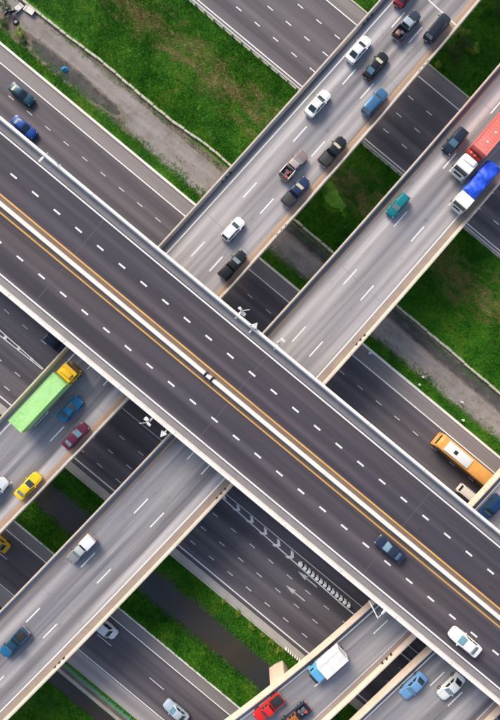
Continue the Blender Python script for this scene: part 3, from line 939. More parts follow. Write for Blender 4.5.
def car(kind, name, label, cat, via, u, v, sgn, color, ws='glass', rw='glass', roof=None, metal=.0, da=0.0, group=None, rough=.32, scale=1.0):
    L, Wd, bs, rz, fr = KINDS[kind]
    loc, a = place(via, u, v, .8, sgn)
    root = empty(name, loc, a + R(da)); root.scale = (scale,) * 3
    tag(root, label, cat, group)
    pm = paint(color, rough, metal); rm = paint(roof, rough, metal) if roof else None
    mb = MB(); mb.loft([body_ring(x * L, Wd / 2 * h, z, t * bs) for x, h, t, z in zip(BX, BH, BT, BZ)])
    mb.build('body', pm, root, 40)
    cabin(root, L, Wd, .93 * bs, rz, fr, pm, rm, ws, rw)
    # bonnet seam, grille and bumper trim
    for sg_ in (1, -1):
        MB().tube([(.235 * L, sg_ * Wd * .36, .918 * bs + .012), (.36 * L, sg_ * Wd * .33, .862 * bs + .014), (.44 * L, sg_ * Wd * .27, .775 * bs + .012)], .013, 4).build('bonnet_seam', M['black'], root)
    MB().rbox((.492 * L, 0, .46), (.05, Wd * .55, .16), .02, 1).build('grille', M['black'], root)
    MB().rbox((-.498 * L, 0, .50), (.03, .46, .12), .008, 1).build('number_plate', M['white_metal'], root)
    lights(root, L, Wd, .70 * bs, .78 * bs)
    mirrors(root, fr[3] * L - .28, Wd / 2 + .07, .96 * bs, pm)
    wheel_set(root, (-.29 * L, .30 * L), Wd / 2 - .10, .32 if bs < 1.1 else .36)
    return root

def pickup(name, label, via, u, v, sgn, color, cargo=None, roof=None, ws='glass', group=None, single=False, metal=0.0, da=0.0, rack=False):
    L, Wd = 5.15, 1.84
    loc, a = place(via, u, v, .8, sgn)
    root = empty(name, loc, a + R(da)); tag(root, label, 'pickup', group)
    pm = paint(color, .34, metal); rm = paint(roof, .34, metal) if roof else None
    xb = -.035 * L if single else -.13 * L                 # front end of the bed
    mb = MB()
    rings = []
    for x, h, t, z in zip(BX, BH, BT, BZ):
        if x * L > xb + .05: rings.append(body_ring(x * L, Wd / 2 * h, z + .14, t * 1.13))
    rings = [body_ring(xb, Wd / 2 * .99, .36, 1.06)] + rings
    mb.loft(rings); mb.build('body', pm, root, 40)
    cabin(root, L, Wd, 1.05, 1.72, ((xb + .03) / L, (xb + .16) / L, .085, .225), pm, rm, ws, 'glass', split=.02, wb=.93, wt=.77)
    # bed: floor, sides, tailgate
    x0 = -.492 * L
    lb = xb - .06 - x0; xc = x0 + lb / 2
    MB().rbox((xc, 0, .50), (lb, Wd * .93, .28), .05, 1).build('bed_floor', M['dark_steel'], root, 30)
    bed = MB()
    for sg_ in (1, -1): bed.rbox((xc, sg_ * (Wd / 2 - .065), .80), (lb, .12, .50), .04, 2)
    bed.rbox((xb - .10, 0, .84), (.08, Wd * .90, .46), .03, 1)
    bed.build('bed_side', pm, root, 40)
    MB().rbox((x0 + .03, 0, .80), (.07, Wd * .92, .48), .025, 2).build('tailgate', pm, root, 40)
    if cargo == 'cover':
        MB().rbox((xc, 0, 1.03), (lb - .02, Wd * .86, .09), .04, 2).build('bed_cover', M['black'], root, 40)
    elif cargo == 'canopy':
        MB().rbox((xc - .02, 0, 1.38), (lb - .02, Wd * .92, .74), .10, 2, (.95, .86)).build('canopy', pm, root, 40)
        MB().rbox((x0 - .005, 0, 1.36), (.05, Wd * .62, .34), .02, 1).build('canopy_window', M['glass_pale'], root, 30)
    elif cargo == 'load':
        cols = [(.45, .08, .05), (.6, .58, .55), (.10, .10, .12), (.35, .20, .12)]
        for k in range(7):
            MB().rbox((xc + random.uniform(-.6, .6), random.uniform(-.45, .45), .82 + random.uniform(0, .25)), (random.uniform(.3, .6), random.uniform(.3, .5), random.uniform(.3, .5)), .05, 1).build('load', paint(random.choice(cols), .7), root, 40)
    elif cargo == 'sheet':
        MB().rbox((xc - .05, 0, 1.30), (lb - .05, Wd * .95, .75), .05, 2).build('load_box', paint((.70, .72, .74), .5), root, 40)
    if rack:
        rk = MB()
        for x in (x0 + .12, xb - .1):
            for sg_ in (1, -1): rk.tube([(x, sg_ * .84, 1.0), (x, sg_ * .80, 1.65)], .03, 5)
            rk.tube([(x, -.8, 1.65), (x, .8, 1.65)], .03, 5)
        for sg_ in (1, -1): rk.tube([(x0 + .12, sg_ * .8, 1.65), (xb - .1, sg_ * .8, 1.65)], .03, 5)
        rk.build('rack', M['galv'], root, 40)
    MB().rbox((.492 * L, 0, .62), (.06, Wd * .6, .22), .02, 1).build('grille', M['black'], root)
    MB().rbox((-.502 * L, 0, .50), (.08, Wd * .85, .14), .03, 1).build('rear_bumper', M['galv'], root)
    lights(root, L, Wd, .82, .86, xr=-.497)
    mirrors(root, .225 * L - .28, Wd / 2 + .09, 1.10, M['black'])
    wheel_set(root, (-.31 * L, .31 * L), Wd / 2 - .10, .37, .24)
    return root

def truck_cab(root, x, Wd, cl, zt, pm, trim, z0=.75, ws='glass', hl=True):
    """cab-over: x is the front face"""
    mb = MB()
    h = zt - z0
    pts = [(0, .00), (-.02, .35), (-.07, .55), (-.22, .97), (-.35, 1.0)]
    rings = []
    for f, wv in ((-1, .90), (-.94, .985), (-.80, 1), (.80, 1), (.94, .985), (1, .90)):
        sh = 0 if abs(f) < .9 else (-.05 if abs(f) < .97 else -.14)
        y = f * Wd / 2
        k = 1 - (.03 if abs(f) > .97 else 0)
        rings.append([(x + px + sh, y, z0 + h * pz * k) for px, pz in pts] + [(x - cl * .5, y, zt * k + z0 * (1 - k) + .03), (x - cl, y, z0 + h * .97 * k), (x - cl, y, z0)])
    mb.loft(rings); mb.build('cab', pm, root, 35)
    g = MB().loft([[(x + .012 - .07, y, z0 + h * .56), (x - .205 + .012, y, z0 + h * .93)] for y in np.linspace(-Wd * .43, Wd * .43, 6)], close=False)
    g.build('windshield', M[ws], root, fix=False)
    for s_ in (1, -1):
        y = s_ * (Wd / 2 + .012)
        MB().add([(x - .25, y, z0 + h * .55), (x - cl * .62, y, z0 + h * .55), (x - cl * .62, y, z0 + h * .88), (x - .36, y, z0 + h * .88)], [(0, 1, 2, 3)]).build('side_window', M['glass'], root, fix=False)
        MB().rbox((x + .02, s_ * (Wd / 2 + .14), z0 + h * .68), (.10, .18, .42), .04, 1).build('mirror', M['black'], root, 40)
        MB().rbox((x + .01, s_ * Wd * .37, z0 + .18), (.06, .30, .16), .03, 1).build('headlight', M['lamp_clear'], root, 40)
    MB().rbox((x - .02, 0, z0 - .08), (.22, Wd * .98, .32), .06, 2).build('bumper', trim, root, 40)
    MB().rbox((x + .008, 0, z0 + h * .30), (.03, Wd * .55, h * .22), .01, 1).build('grille', M['black'], root)
    MB().rbox((x + .02, 0, z0 + h * .985), (.30, Wd * .86, .05), .02, 1).build('sun_visor', M['black'], root)

def ribbed_box(root, name, cx, L, Wd, z0, z1, mat, pitch=.42, rib=.035, roof_rib=True):
    mb = MB().box((cx, 0, (z0 + z1) / 2), (L, Wd, z1 - z0))
    b = mb.build(name, mat, root)
    n = int(L / pitch)
    rb = MB()
    for i in range(n):
        x = cx - L / 2 + (i + .5) * L / n
        if roof_rib: rb.box((x, 0, z1 + rib / 2 - .01), (pitch * .5, Wd - .16, rib))
        for s_ in (1, -1): rb.box((x, s_ * (Wd / 2 + rib / 2 - .01), (z0 + z1) / 2), (pitch * .5, rib, z1 - z0 - .2))
    rb.build('ribs', mat, b)
    fr = MB()
    for s_ in (1, -1):
        fr.box((cx, s_ * (Wd / 2 + .0), z1), (L + .03, .10, .10))
        fr.box((cx, s_ * (Wd / 2 + .0), z0), (L + .03, .10, .12))
        for e in (1, -1): fr.box((cx + e * L / 2, s_ * (Wd / 2 + .001), (z0 + z1) / 2), (.12, .11, z1 - z0 + .104))
    for e in (1, -1):
        fr.box((cx + e * (L / 2 + .002), 0, z1 - .001), (.10, Wd, .098)); fr.box((cx + e * (L / 2 + .002), 0, z0 + .001), (.10, Wd, .12))
    fr.build('frame', mat, b)
    return b

def rear_lights(root, x, y, z):
    for s_ in (1, -1): MB().rbox((x, s_ * y, z), (.06, .32, .14), .02, 1).build('taillight', M['lamp_red'], root, 40)

# --- saloons, hatchbacks and pickups on the north viaduct (heading up-right)
GA = 'vehicles on the north viaduct'
N = north
car('sedan', 'white_sedan', 'white sedan alone in the left lane beside the dark saloon with tan glare on its windscreen', 'car', N, 359, 49, 1, (.78, .78, .76), group=GA)
car('sedan', 'white_sedan', 'cream-white sedan next to a lane dash, ahead of the brown open pickup', 'car', N, 318, 103, 1, (.74, .74, .68), group=GA)
car('sedan', 'black_sedan', 'black sedan with tan glare on its windscreen and red tail lights in the middle lane', 'car', N, 376, 65, 1, (.012, .014, .018), 'glass_glare', 'glass_blue', group=GA)
pickup('dark_pickup', 'dark pickup with silver-blue roof and mixed load in its bed', N, 407, 25, 1, (.025, .035, .055), 'load', (.30, .36, .42), 'glass', GA)
car('van', 'navy_van', 'long navy van with pale rear window in the right lane', 'van', N, 437.5, 27.5, 1, (.014, .020, .032), 'glass', 'glass_pale', group=GA)
car('sedan', 'maroon_sedan', 'maroon car cut off by the top edge of the photo', 'car', N, 407, -7, 1, (.16, .015, .03), group=GA)
car('suv', 'blue_suv', 'steel blue suv in the right lane close to the tan parapet', 'car', N, 375, 102, 1, (.045, .14, .26), 'glass', 'glass_pale', metal=.3, group=GA)
pickup('old_pickup', 'old brown and grey pickup with open loaded bed and rack', N, 294, 165.5, 1, (.20, .15, .145), 'load', (.38, .30, .28), 'glass_pale', GA, rack=True)
pickup('black_pickup', 'black pickup with black bed cover and pale windscreen strip', N, 333, 151, 1, (.012, .016, .022), 'cover', None, 'glass_glare', GA)
pickup('navy_pickup', 'navy blue pickup beside the old brown pickup', N, 296, 191.5, 1, (.015, .03, .08), 'cover', None, 'glass_glare', GA)
car('hatch', 'white_hatchback', 'white hatchback with dark rear window near the dark highway', 'car', N, 233, 229, 1, (.80, .79, .77), group=GA)
pickup('black_pickup', 'long black pickup with canopy, nearest to the dark highway', N, 233, 265, 1, (.012, .015, .018), 'canopy', None, 'glass_pale', GA)
car('coupe', 'blue_car', 'bright blue car between the green truck and the maroon sedan', 'car', N, 70, 409, 1, (.02, .17, .34), 'glass', 'glass', group=GA)
car('sedan', 'maroon_sedan', 'purple-maroon sedan with pale blue windows by the right parapet', 'car', N, 75.5, 436, 1, (.10, .018, .045), 'glass_blue', 'glass_pale', group=GA)
car('sedan', 'yellow_taxi', 'bright yellow sedan by the parapet above the dark canal', 'car', N, 28, 486, 1, (.75, .50, .015), 'glass', 'glass_pale', group=GA)
car('sedan', 'silver_sedan', 'silver car cut off by the left edge behind the yellow one', 'car', N, -5, 491, 1, (.50, .55, .58), group=GA)

# green truck with yellow cab
def green_truck():
    loc, a = place(N, 45.5, 396.5, 2.6, 1)
    root = empty('green_truck', loc, a); tag(root, 'long pale green box truck with yellow cab heading under the dark highway', 'truck', GA)
    pm = paint((.76, .46, .02), .35); gm = worn_paint('green_box_paint', (.35, .66, .24))
    MB().box((-.3, 0, .85), (11.2, .85, .25)).build('chassis', M['dark_steel'], root)
    truck_cab(root, 5.95, 2.45, 2.1, 2.9, pm, M['dark_steel'])
    MB().rbox((4.75, 0, 3.05), (1.0, 1.9, .28), .1, 2, (.7, .9)).build('wind_deflector', pm, root, 40)
    MB().rbox((5.05, 0, 2.99), (.22, 2.0, .10), .03, 1).build('roof_light_bar', M['black'], root, 40)
    ribbed_box(root, 'cargo_box', -1.1, 9.5, 2.5, 1.15, 3.75, gm, .6, .03)
    rear_lights(root, -5.87, .95, 1.0)
    wheel_set(root, (5.0, -3.2, -4.4), 1.08, .5, .32)
    for s_ in (1, -1): MB().rbox((1.6, s_ * 1.0, .75), (1.1, .45, .5), .12, 2).build('fuel_tank', M['galv'], root, 40)
green_truck()

# --- south viaduct (heading down-left)
GB = 'vehicles on the south viaduct'
S = south
car('hatch', 'dark_hatchback', 'dark hatchback with sky-tinted windscreen beside the red container truck', 'car', S, 455, 141, -1, (.015, .025, .045), 'glass_blue', 'glass', group=GB, scale=1.1)
car('hatch', 'teal_car', 'small teal car in the lane next to the tan parapet', 'car', S, 398, 205, -1, (.008, .17, .19), 'glass_pale', 'glass_blue', group=GB)
def red_truck():
    loc, a = place(S, 466.5, 164, 2.0, -1)
    root = empty('container_truck', loc, a); tag(root, 'white-cabbed semi truck pulling a long coral red container', 'truck', GB)
    wm = paint((.78, .77, .74), .35); rm = worn_paint('coral_container_paint', (.74, .19, .15)); rd = paint((.45, .04, .03), .45)
    truck_cab(root, 1.75, 2.5, 2.3, 3.05, wm, wm, ws='glass')
    MB().rbox((-.1, 0, 3.12), (1.1, 2.1, .22), .08, 2, (.8, .9)).build('roof_fairing', wm, root, 40)
    MB().box((-5.6, 0, .95), (14.2, .9, .22)).build('chassis', M['dark_steel'], root)
    MB().rbox((-1.35, 0, 1.9), (.5, 2.3, 1.7), .08, 2).build('headboard', rd, root, 40)
    for s_ in (-.55, .1): MB().ell((-1.32, s_, 2.78), (.22, .28, .10)).build('air_tank', rm, root, 60)
    b = ribbed_box(root, 'container', -7.9, 12.2, 2.48, 1.2, 3.8, rm, .45, .035)
    for x in (-3.4, -5.2): MB().rbox((x, .1, 3.84), (.34, .34, .04), .01, 1).build('roof_patch', M['white_metal'], b, 40)
    wheel_set(root, (.75, -2.4, -3.5, -10.5, -11.7, -12.9), 1.1, .5, .34)
    for s_ in (1, -1): MB().rbox((-.9, s_ * 1.0, .75), (.9, .45, .5), .12, 2).build('fuel_tank', M['galv'], root, 40)
    rear_lights(root, -13.98, .95, 1.0)
red_truck()
def blue_truck():
    loc, a = place(S, 464.5, 199.5, 2.0, -1)
    root = empty('tipper_truck', loc, a); tag(root, 'truck with cream-white cab and bright blue tarpaulin over its load', 'truck', GB)
    wm = paint((.76, .75, .70), .38); bm_ = simple('blue_tarpaulin', (.015, .085, .66), .55, 0, .25, 1.5)
    truck_cab(root, 1.5, 2.35, 2.05, 2.75, wm, wm)
    MB().box((-2.6, 0, .9), (7.6, .85, .24)).build('chassis', M['dark_steel'], root)
    MB().rbox((-3.75, 0, 1.6), (5.9, 2.4, 1.0), .05, 1).build('load_bed', M['dark_steel'], root, 40)
    # tarpaulin with sagging folds
    nx, ny = 30, 16
    pts = []
    for i in range(nx + 1):
        for j in range(ny + 1):
            x = -6.75 + 6.0 * i / nx; f = -1 + 2 * j / ny
            y = f * 1.26
            z = 2.62 - .42 * abs(f) ** 3 + .10 * math.sin(x * 2.6 + f * 2) + .07 * math.sin(x * 5.1 - f * 3.3) + .05 * random.random()
            if abs(f) > .97: z = 1.75 + .06 * math.sin(x * 6)
            if i in (0, nx): z -= .25
            pts.append((x + .08 * math.sin(f * 5), y, z))
    t = MB(); w_ = ny + 1
    t.add(pts, [(i * w_ + j, (i + 1) * w_ + j, (i + 1) * w_ + j + 1, i * w_ + j + 1) for i in range(nx) for j in range(ny)])
    o = t.build('tarpaulin', bm_, root, 50)
    if sum(p.normal.z for p in o.data.polygons) < 0: o.data.flip_normals()
    wheel_set(root, (.55, -4.2, -5.4), 1.05, .48, .32)
    rear_lights(root, -6.45, .9, 1.0)
blue_truck()
pickup('silver_pickup', 'silver pickup with pale box load by the tan edge line', S, 81, 549, -1, (.22, .22, .23), 'sheet', (.40, .42, .43), 'glass_pale', GB)
pickup('blue_pickup', 'blue pickup with black bed cover near the left edge', S, 14, 643, -1, (.015, .12, .26), 'cover', (.012, .05, .09), 'glass_blue', GB)

# --- slip viaduct, outer viaduct
GD = 'vehicles on the slip viaducts'
pickup('red_pickup', 'bright red pickup behind the blue-cab box truck', slip, 268.5, 708, -1, (.62, .02, .02), 'cover', (.66, .02, .02), 'glass', GD)
pickup('dark_pickup', 'dark pickup with orange load at the bottom edge beside the red one', slip, 295, 717, -1, (.015, .03, .06), 'load', (.30, .10, .03), 'glass', GD)
def box_truck():
    loc, a = place(slip, 328, 663.5, 1.6, -1)
    root = empty('box_truck', loc, a); tag(root, 'small box truck with light blue cab and white box', 'truck', GD)
    bm_ = paint((.10, .36, .62), .35); wm = worn_paint('white_box_paint', (.74, .73, .71))
    truck_cab(root, 3.0, 1.95, 1.55, 2.15, bm_, bm_, z0=.6)
    MB().box((-.2, 0, .72), (5.6, .7, .2)).build('chassis', M['dark_steel'], root)
    ribbed_box(root, 'cargo_box', -.75, 4.1, 2.05, .95, 2.75, wm, .5, .012)
    wheel_set(root, (2.2, -1.7), .88, .38, .26)
    rear_lights(root, -2.83, .75, .85)
box_truck()
car('suv', 'navy_suv', 'navy suv at the right edge just above the dark highway parapet', 'car', slip, 490, 508, -1, (.01, .035, .10), group=GD)
car('sedan', 'pale_blue_sedan', 'light blue sedan in the left lane of the corner viaduct', 'car', outer, 413.5, 686, -1, (.16, .34, .58), 'glass_blue', 'glass', metal=.2, group=GD)
car('sedan', 'white_sedan', 'white sedan half under the parapet of the dark highway', 'car', outer, 451, 687, -1, (.76, .76, .73), 'glass_pale', 'glass', group=GD)

# --- upper highway
car('sedan', 'white_sedan', 'large white sedan alone on the dark highway near the right edge', 'car', up, 465, 642, -1, (.80, .78, .74), 'glass_blue', 'glass_pale', group='vehicles on the dark highway', scale=1.06)
car('sedan', 'navy_sedan', 'dark navy sedan with teal glass beside the yellow median line', 'car', up, 390, 549, -1, (.022, .03, .06), 'glass_blue', 'glass_blue', group='vehicles on the dark highway')

# --- ground roads
GG = 'vehicles on the ground roads'
car('sedan', 'teal_sedan', 'dark teal sedan on the ground road, nearest the dirt track', 'car', None, 21.5, 94, 1, (.015, .06, .09), 'glass', 'glass_glare', metal=.2, group=GG)
car('sedan', 'blue_sedan', 'deep blue sedan beside the parapet of the dark highway', 'car', None, 24, 127, 1, (.01, .06, .30), 'glass', 'glass_pale', group=GG)
def bus():
    loc, a = place(None, 469.5, 464, 3.2, 1)
    root = empty('orange_bus', loc, a); tag(root, 'long orange bus with white roof panel partly under the slip viaduct', 'bus', GG)
    om = worn_paint('bus_paint', (.76, .36, .09), .4)
    L, Wd, zt = 12.0, 2.55, 3.15
    mb = MB()
    half = [(Wd / 2 * .96, .35), (Wd / 2, .6), (Wd / 2, 1.5), (Wd / 2 * .97, 2.75), (Wd / 2 * .88, 3.02), (Wd / 2 * .6, zt)]
    rings = []
    for x, k, dz in ((-L / 2, .93, -.22), (-L / 2 + .12, .985, -.08), (-L / 2 + .5, 1, 0), (L / 2 - .5, 1, 0), (L / 2 - .1, .98, -.07), (L / 2, .93, -.2)):
        rings.append([(x, y * k, z + (dz if z > 2 else 0)) for y, z in half] + [(x, 0, zt + .03 + dz)] + [(x, -y * k, z + (dz if z > 2 else 0)) for y, z in reversed(half)])
    mb.loft(rings); mb.build('body', om, root, 40)
    MB().rbox((-2.3, 0, zt + .07), (4.9, 1.75, .16), .06, 2).build('roof_panel', paint((.72, .74, .76), .4), root, 40)
    MB().rbox((-2.9, 0, zt + .17), (.62, .62, .12), .03, 1).build('roof_hatch', M['black'], root, 40)
    for s_ in (1, -1):
        for i in range(7):
            x = -4.7 + i * 1.5
            MB().box((x, s_ * (Wd / 2 - .012), 2.08), (1.36, .03, .85)).build('side_window', M['glass'], root)
        MB().rbox((L / 2 + .04, s_ * (Wd / 2 + .12), 2.3), (.12, .2, .4), .04, 1).build('mirror', M['black'], root, 40)
    MB().box((L / 2 - .015, 0, 2.0), (.03, 2.1, 1.3)).build('windshield', M['glass'], root)
    MB().box((-L / 2 + .015, 0, 2.2), (.05, 1.8, .7)).build('rear_window', M['glass'], root)
    rear_lights(root, -L / 2 - .0, .95, 1.0)
    for s_ in (1, -1): MB().rbox((L / 2, s_ * .9, .85), (.06, .3, .2), .03, 1).build('headlight', M['lamp_clear'], root, 40)
    wheel_set(root, (-3.2, 3.6), 1.16, .5, .3)
bus()
car('van', 'white_van', 'cream van squeezed between the dark highway and the slip viaduct', 'van', None, 470, 496, 1, (.66, .62, .56), group=GG)
car('hatch', 'navy_hatchback', 'navy car with white tailgate passing beneath the edge of the dark highway', 'car', None, 55, 343.5, 1, (.014, .02, .05), 'glass', 'glass_pale', group=GG)
car('sedan', 'yellow_taxi', 'yellow car on the ground road cut by the left edge', 'car', None, -3, 541, -1, (.75, .46, .015), group=GG)
car('van', 'white_van', 'white van emerging below the south viaduct on the canal road', 'van', None, 104.5, 627, 1, (.78, .78, .76), 'glass', 'glass', group=GG)
car('sedan', 'silver_sedan', 'silver-blue sedan on the canal road at the bottom edge', 'car', None, 176, 711.5, -1, (.42, .50, .60), 'glass_blue', 'glass', metal=.2, group=GG)

# ------------------------------------------------------------------ lamps and equipment on the parapets of the upper highway
def street_lamp(u, v, out, label, h=3.7, arm=1.0):
    """slim pole bolted to the outside of the parapet, out = +1 left (upper) side, -1 right side"""
    P = PW(u, v, Z2 + .9)
    dirv = EP * out
    root = empty('street_lamp', (P.x, P.y, Z2 - .45), 0); tag(root, label, 'lamp', 'lamps on the dark highway')
    MB().rbox((0, 0, .25), (.36, .36, .5), .04, 1).build('bracket', M['galv'], root, 40)
    MB().tube([(0, 0, .4), (0, 0, h + 1.2)], .10, 8, .06).build('pole', M['white_metal'], root, 40)
    e = -dirv * arm
    MB().tube([(0, 0, h + 1.1), (e.x * .5, e.y * .5, h + 1.28), (e.x, e.y, h + 1.32)], .05, 6).build('arm', M['white_metal'], root, 40)
    hd = MB().rbox((0, 0, 0), (.85, .34, .14), .06, 2).build('lamp_head', M['white_metal'], root, 40)
    hd.location = (e.x * 1.25, e.y * 1.25, h + 1.32); hd.rotation_euler = (0, 0, math.atan2(e.y, e.x))
street_lamp(57.5, 163, 1, 'slim white lamp pole on the upper parapet near the blue sedan')
street_lamp(371.5, 605.5, -1, 'slim white lamp pole on the lower parapet above the slip viaduct')

def equip(u, v, out, label, mode):
    """camera and sign brackets fixed to the outer face of the parapet"""
    P = PW(u, v, Z2 + .3)
    root = empty('equipment_bracket', (P.x, P.y, Z2), -TH if out > 0 else -TH + math.pi)
    tag(root, label, 'camera', 'equipment on the dark highway'); root.scale = (.68, .68, .68) if mode == 1 else (.8, .8, .8)
    wm = M['white_metal']
    MB().rbox((0, -.55, .6), (.3, 1.75, .16), .03, 1).build('bracket', wm, root, 40)
    MB().tube([(0, .25, .5), (0, .25, 1.9)], .07, 8).build('post', wm, root, 40)
    if mode == 0:
        MB().tube([(0, .25, 1.7), (1.05, 1.3, 1.9)], .06, 6).build('arm', wm, root, 40)
        MB().rbox((-.35, .35, 1.95), (.75, .42, .32), .08, 2).build('housing', wm, root, 40)
        MB().rbox((.62, .10, 1.1), (.80, .62, .75), .08, 2).build('cabinet', wm, root, 40)
        MB().tube([(-.55, .75, 1.2), (.25, -.05, 1.7)], .07, 6).build('stay', wm, root, 40)
    elif mode == 1:
        MB().add([(-.8, -.15, 1.95), (.75, -.05, 1.95), (.05, 1.25, 1.95), (-.8, -.15, 1.75), (.75, -.05, 1.75), (.05, 1.25, 1.75)], [(0, 1, 2), (5, 4, 3), (0, 3, 4, 1), (1, 4, 5, 2), (2, 5, 3, 0)]).build('bracket_plate', wm, root)
        for x in (-.62, .6): MB().ell((x, -.12, 1.98), (.14, .14, .14)).build('camera_dome', M['black'], root, 60)
    else:
        MB().rbox((.15, .75, 1.9), (.95, .48, .26), .1, 2).build('housing', wm, root, 40)
        MB().tube([(-.3, .1, 1.2), (.1, .7, 1.8)], .06, 6).build('stay', M['concrete_tan'], root, 40)
        MB().rbox((-.25, .05, .9), (.5, .5, .5), .08, 2).build('cabinet', M['concrete_tan'], root, 40)
equip(240.5, 312.5, 1, 'white camera bracket with long arm on the upper parapet', 0)
equip(253.5, 327.5, 1, 'triangular white bracket on the upper parapet beside the south viaduct', 1)
equip(279, 343.5, 1, 'white lamp housing on the upper parapet above the south viaduct', 2)
equip(150.5, 420.5, -1, 'white crossed bracket and cabinet on the lower parapet', 0)
equip(165.5, 431.5, -1, 'triangular white bracket on the lower parapet', 1)

# ------------------------------------------------------------------ roadside things
# low wall beside the field, block by block
wall = empty('low_wall'); tag(wall, 'low pale concrete block wall between the dirt track and the green field', 'wall')
us = [-20, 22, 60, 100, 145, 172, 200, 216, 231, 300, 332, 400, 450, 500, 560]
vs2 = [-34, 0, 30.5, 60.5, 99, 121.5, 141, 153, 166.5, 225, 252, 309, 351, 394.5, 444]
s_cur, u = 0, -20.0
while u < 556:
    v = float(np.interp(u, us, vs2)); u2 = u + 6.2; v2 = float(np.interp(u2, us, vs2))
    if not (210 < u < 213):
        a = PW(u, v, 0); b = PW(u2, v2, 0); c = (a + b) / 2
        off = random.uniform(-.07, .07)
        h = .42 + random.uniform(-.05, .05)
        o = MB().rbox((0, 0, 0), ((b - a).length - .05, .40 + random.uniform(-.03, .05), h), .05, 1).build('wall_block', M['concrete_old'], wall, 40)
        o.location = (c.x, c.y + off, h / 2 - .03); o.rotation_euler = (0, 0, math.atan2(b.y - a.y, b.x - a.x) + random.uniform(-.03, .03))
    u = u2

def guardrail(name, label, c, s0, s1, step, col_post, col_rail, h=.75, off=0.0, rails=((.62, .30),), cat='guardrail', post_w=.14):
    root = empty(name); tag(root, label, cat)
    p = c2p(c)
    pm_ = MB().rbox((0, 0, h / 2 - .1), (post_w, post_w * 1.4, h + .2), .02, 1).mesh('post'); pm_.materials.append(M[col_post])
    s = s0
    while s < s1:
        shared('post', pm_, root, W(s, p, 0), -TH + random.uniform(-.05, .05)); s += step
    for z, hh in rails:
        mb = MB(); k = 24
        rings = [[W(s0 + (s1 - s0) * i / k, p + off + y, z + zz) for y, zz in ((-.05, -hh / 2), (.05, -hh / 2 + .03), (.0, 0), (.05, hh / 2 - .03), (-.05, hh / 2), (-.09, 0))] for i in range(k + 1)]
        mb.loft(rings); mb.build('rail', M[col_rail], root)
    return root
guardrail('guardrail', 'galvanised guardrail with pale posts along the field edge of the far road', -157, -95, 95, 2.0, 'concrete_old', 'galv', post_w=.22)
guardrail('railing', 'green railing with white top bar along the pale canal road shoulder', 608, -70, 60, 1.6, 'green_rail', 'green_rail', h=.95, rails=((.45, .10), (.72, .08), (.98, .14)), cat='railing')
sR = sp(285, 649)[0]
pp = MB().rbox((0, 0, .35), (.20, .34, .7), .05, 2).mesh('bollard'); pp.materials.append(M['concrete_white'])
for k in range(7):
    o = shared('bollard', pp, None, W(sR + k * .48, c2p(410.5), 0.01), -TH)
    tag(o, ORD[k] + ' white concrete bollard of the tight canal-bank row, counted towards the slip viaduct', 'bollard', 'bollards at the canal bank')
sR = sp(352, 697)[0]
# barrels of the crash barrier along the gore
b_s, b_p = sp(300.5, 563.5); e_s, e_p = sp(348, 604)
bar = MB(); prof_ = [(.30, 0), (.32, .05), (.27, .35), (.30, .40), (.24, .78), (.16, .82)]
bar.loft([[(r_ * math.cos(2 * math.pi * k / 10), r_ * math.sin(2 * math.pi * k / 10), z) for k in range(10)] for r_, z in prof_])
bar_me = bar.mesh('barrel'); bar_me.materials.append(simple('white_plastic', (.84, .88, .86), .45))
lid = MB().loft([[(r_ * math.cos(2 * math.pi * k / 8), r_ * math.sin(2 * math.pi * k / 8), z) for k in range(8)] for r_, z in ((.30, .0), (.30, .6), (.22, .66))])  # black blocks stand in for the shadows between the barrels
gap_shadow_me = lid.mesh('gap_shadow'); gap_shadow_me.materials.append(M['rubber'])
for k in range(13):
    t = k / 12.0
    s, p = b_s + (e_s - b_s) * t, b_p + (e_p - b_p) * t
    x, y, z = W(s, p, .016)
    rt = shared('crash_barrel', bar_me, None, (x, y, z), random.uniform(0, 1))
    rt.scale = (1.3, 1.3, 1)
    tag(rt, ORD[k] + ' white crash barrel in the row, counted from the painted chevrons', 'barrel', 'barrels along the gore')
    if k < 12:
        x, y, z = W(s + (e_s - b_s) / 24, p + (e_p - b_p) / 24, .016)
        rt = shared('gap_shadow', gap_shadow_me, None, (x, y, z), random.uniform(0, 1))
        tag(rt, ORD[k] + ' black drum standing in for the shadow between white crash barrels, counted from the painted chevrons', 'filler', 'shadow gaps along the gore')

# clutter in the upper left corner
def at(u, v, z=0.0):
    P = PW(u, v, 0); return (P.x, P.y, z)
def panel(u, v, sx, sy, rz, tilt, label):
    root = empty('white_board', at(u, v, .02), R(rz)); tag(root, label, 'board', 'boards dumped by the track')
    mb = MB().rbox((0, 0, 0), (sx, sy, .06), .015, 1)
    o = mb.build('board', M['board_white'], root); o.location = (0, 0, .35); o.rotation_euler = (0, R(tilt), 0)
    MB().box((sx * .3, 0, .17), (.08, sy * .9, .34)).build('trestle', M['dark_steel'], root)
    MB().box((-sx * .3, 0, .17), (.08, sy * .9, .34)).build('trestle', M['dark_steel'], root)
panel(19, 9.5, 1.9, .95, 45, 6, 'white board lying slanted beside the parked motorcycle')
panel(30, 11.5, 2.0, 1.0, -35, -6, 'off-white board lying next to the low wall')
tr = empty('scrap_wheel', at(16, 22, .02)); tag(tr, 'worn car wheel with pale disc lying flat on the dirt', 'wheel')
ty = MB(); ty.loft([[((.42 + .13 * math.cos(b)) * math.cos(a), (.42 + .13 * math.cos(b)) * math.sin(a), .13 + .13 * math.sin(b)) for b in [2 * math.pi * j / 8 for j in range(8)]] for a in [2 * math.pi * k / 16 for k in range(17)]], cap=False)
ty.build('tyre', M['rubber'], tr, 60)
MB().loft([[(r_ * math.cos(2 * math.pi * k / 14), r_ * math.sin(2 * math.pi * k / 14), z) for k in range(14)] for r_, z in ((.33, .02), (.33, .10), (.2, .13))]).build('disc', M['concrete_grey'], tr, 30)
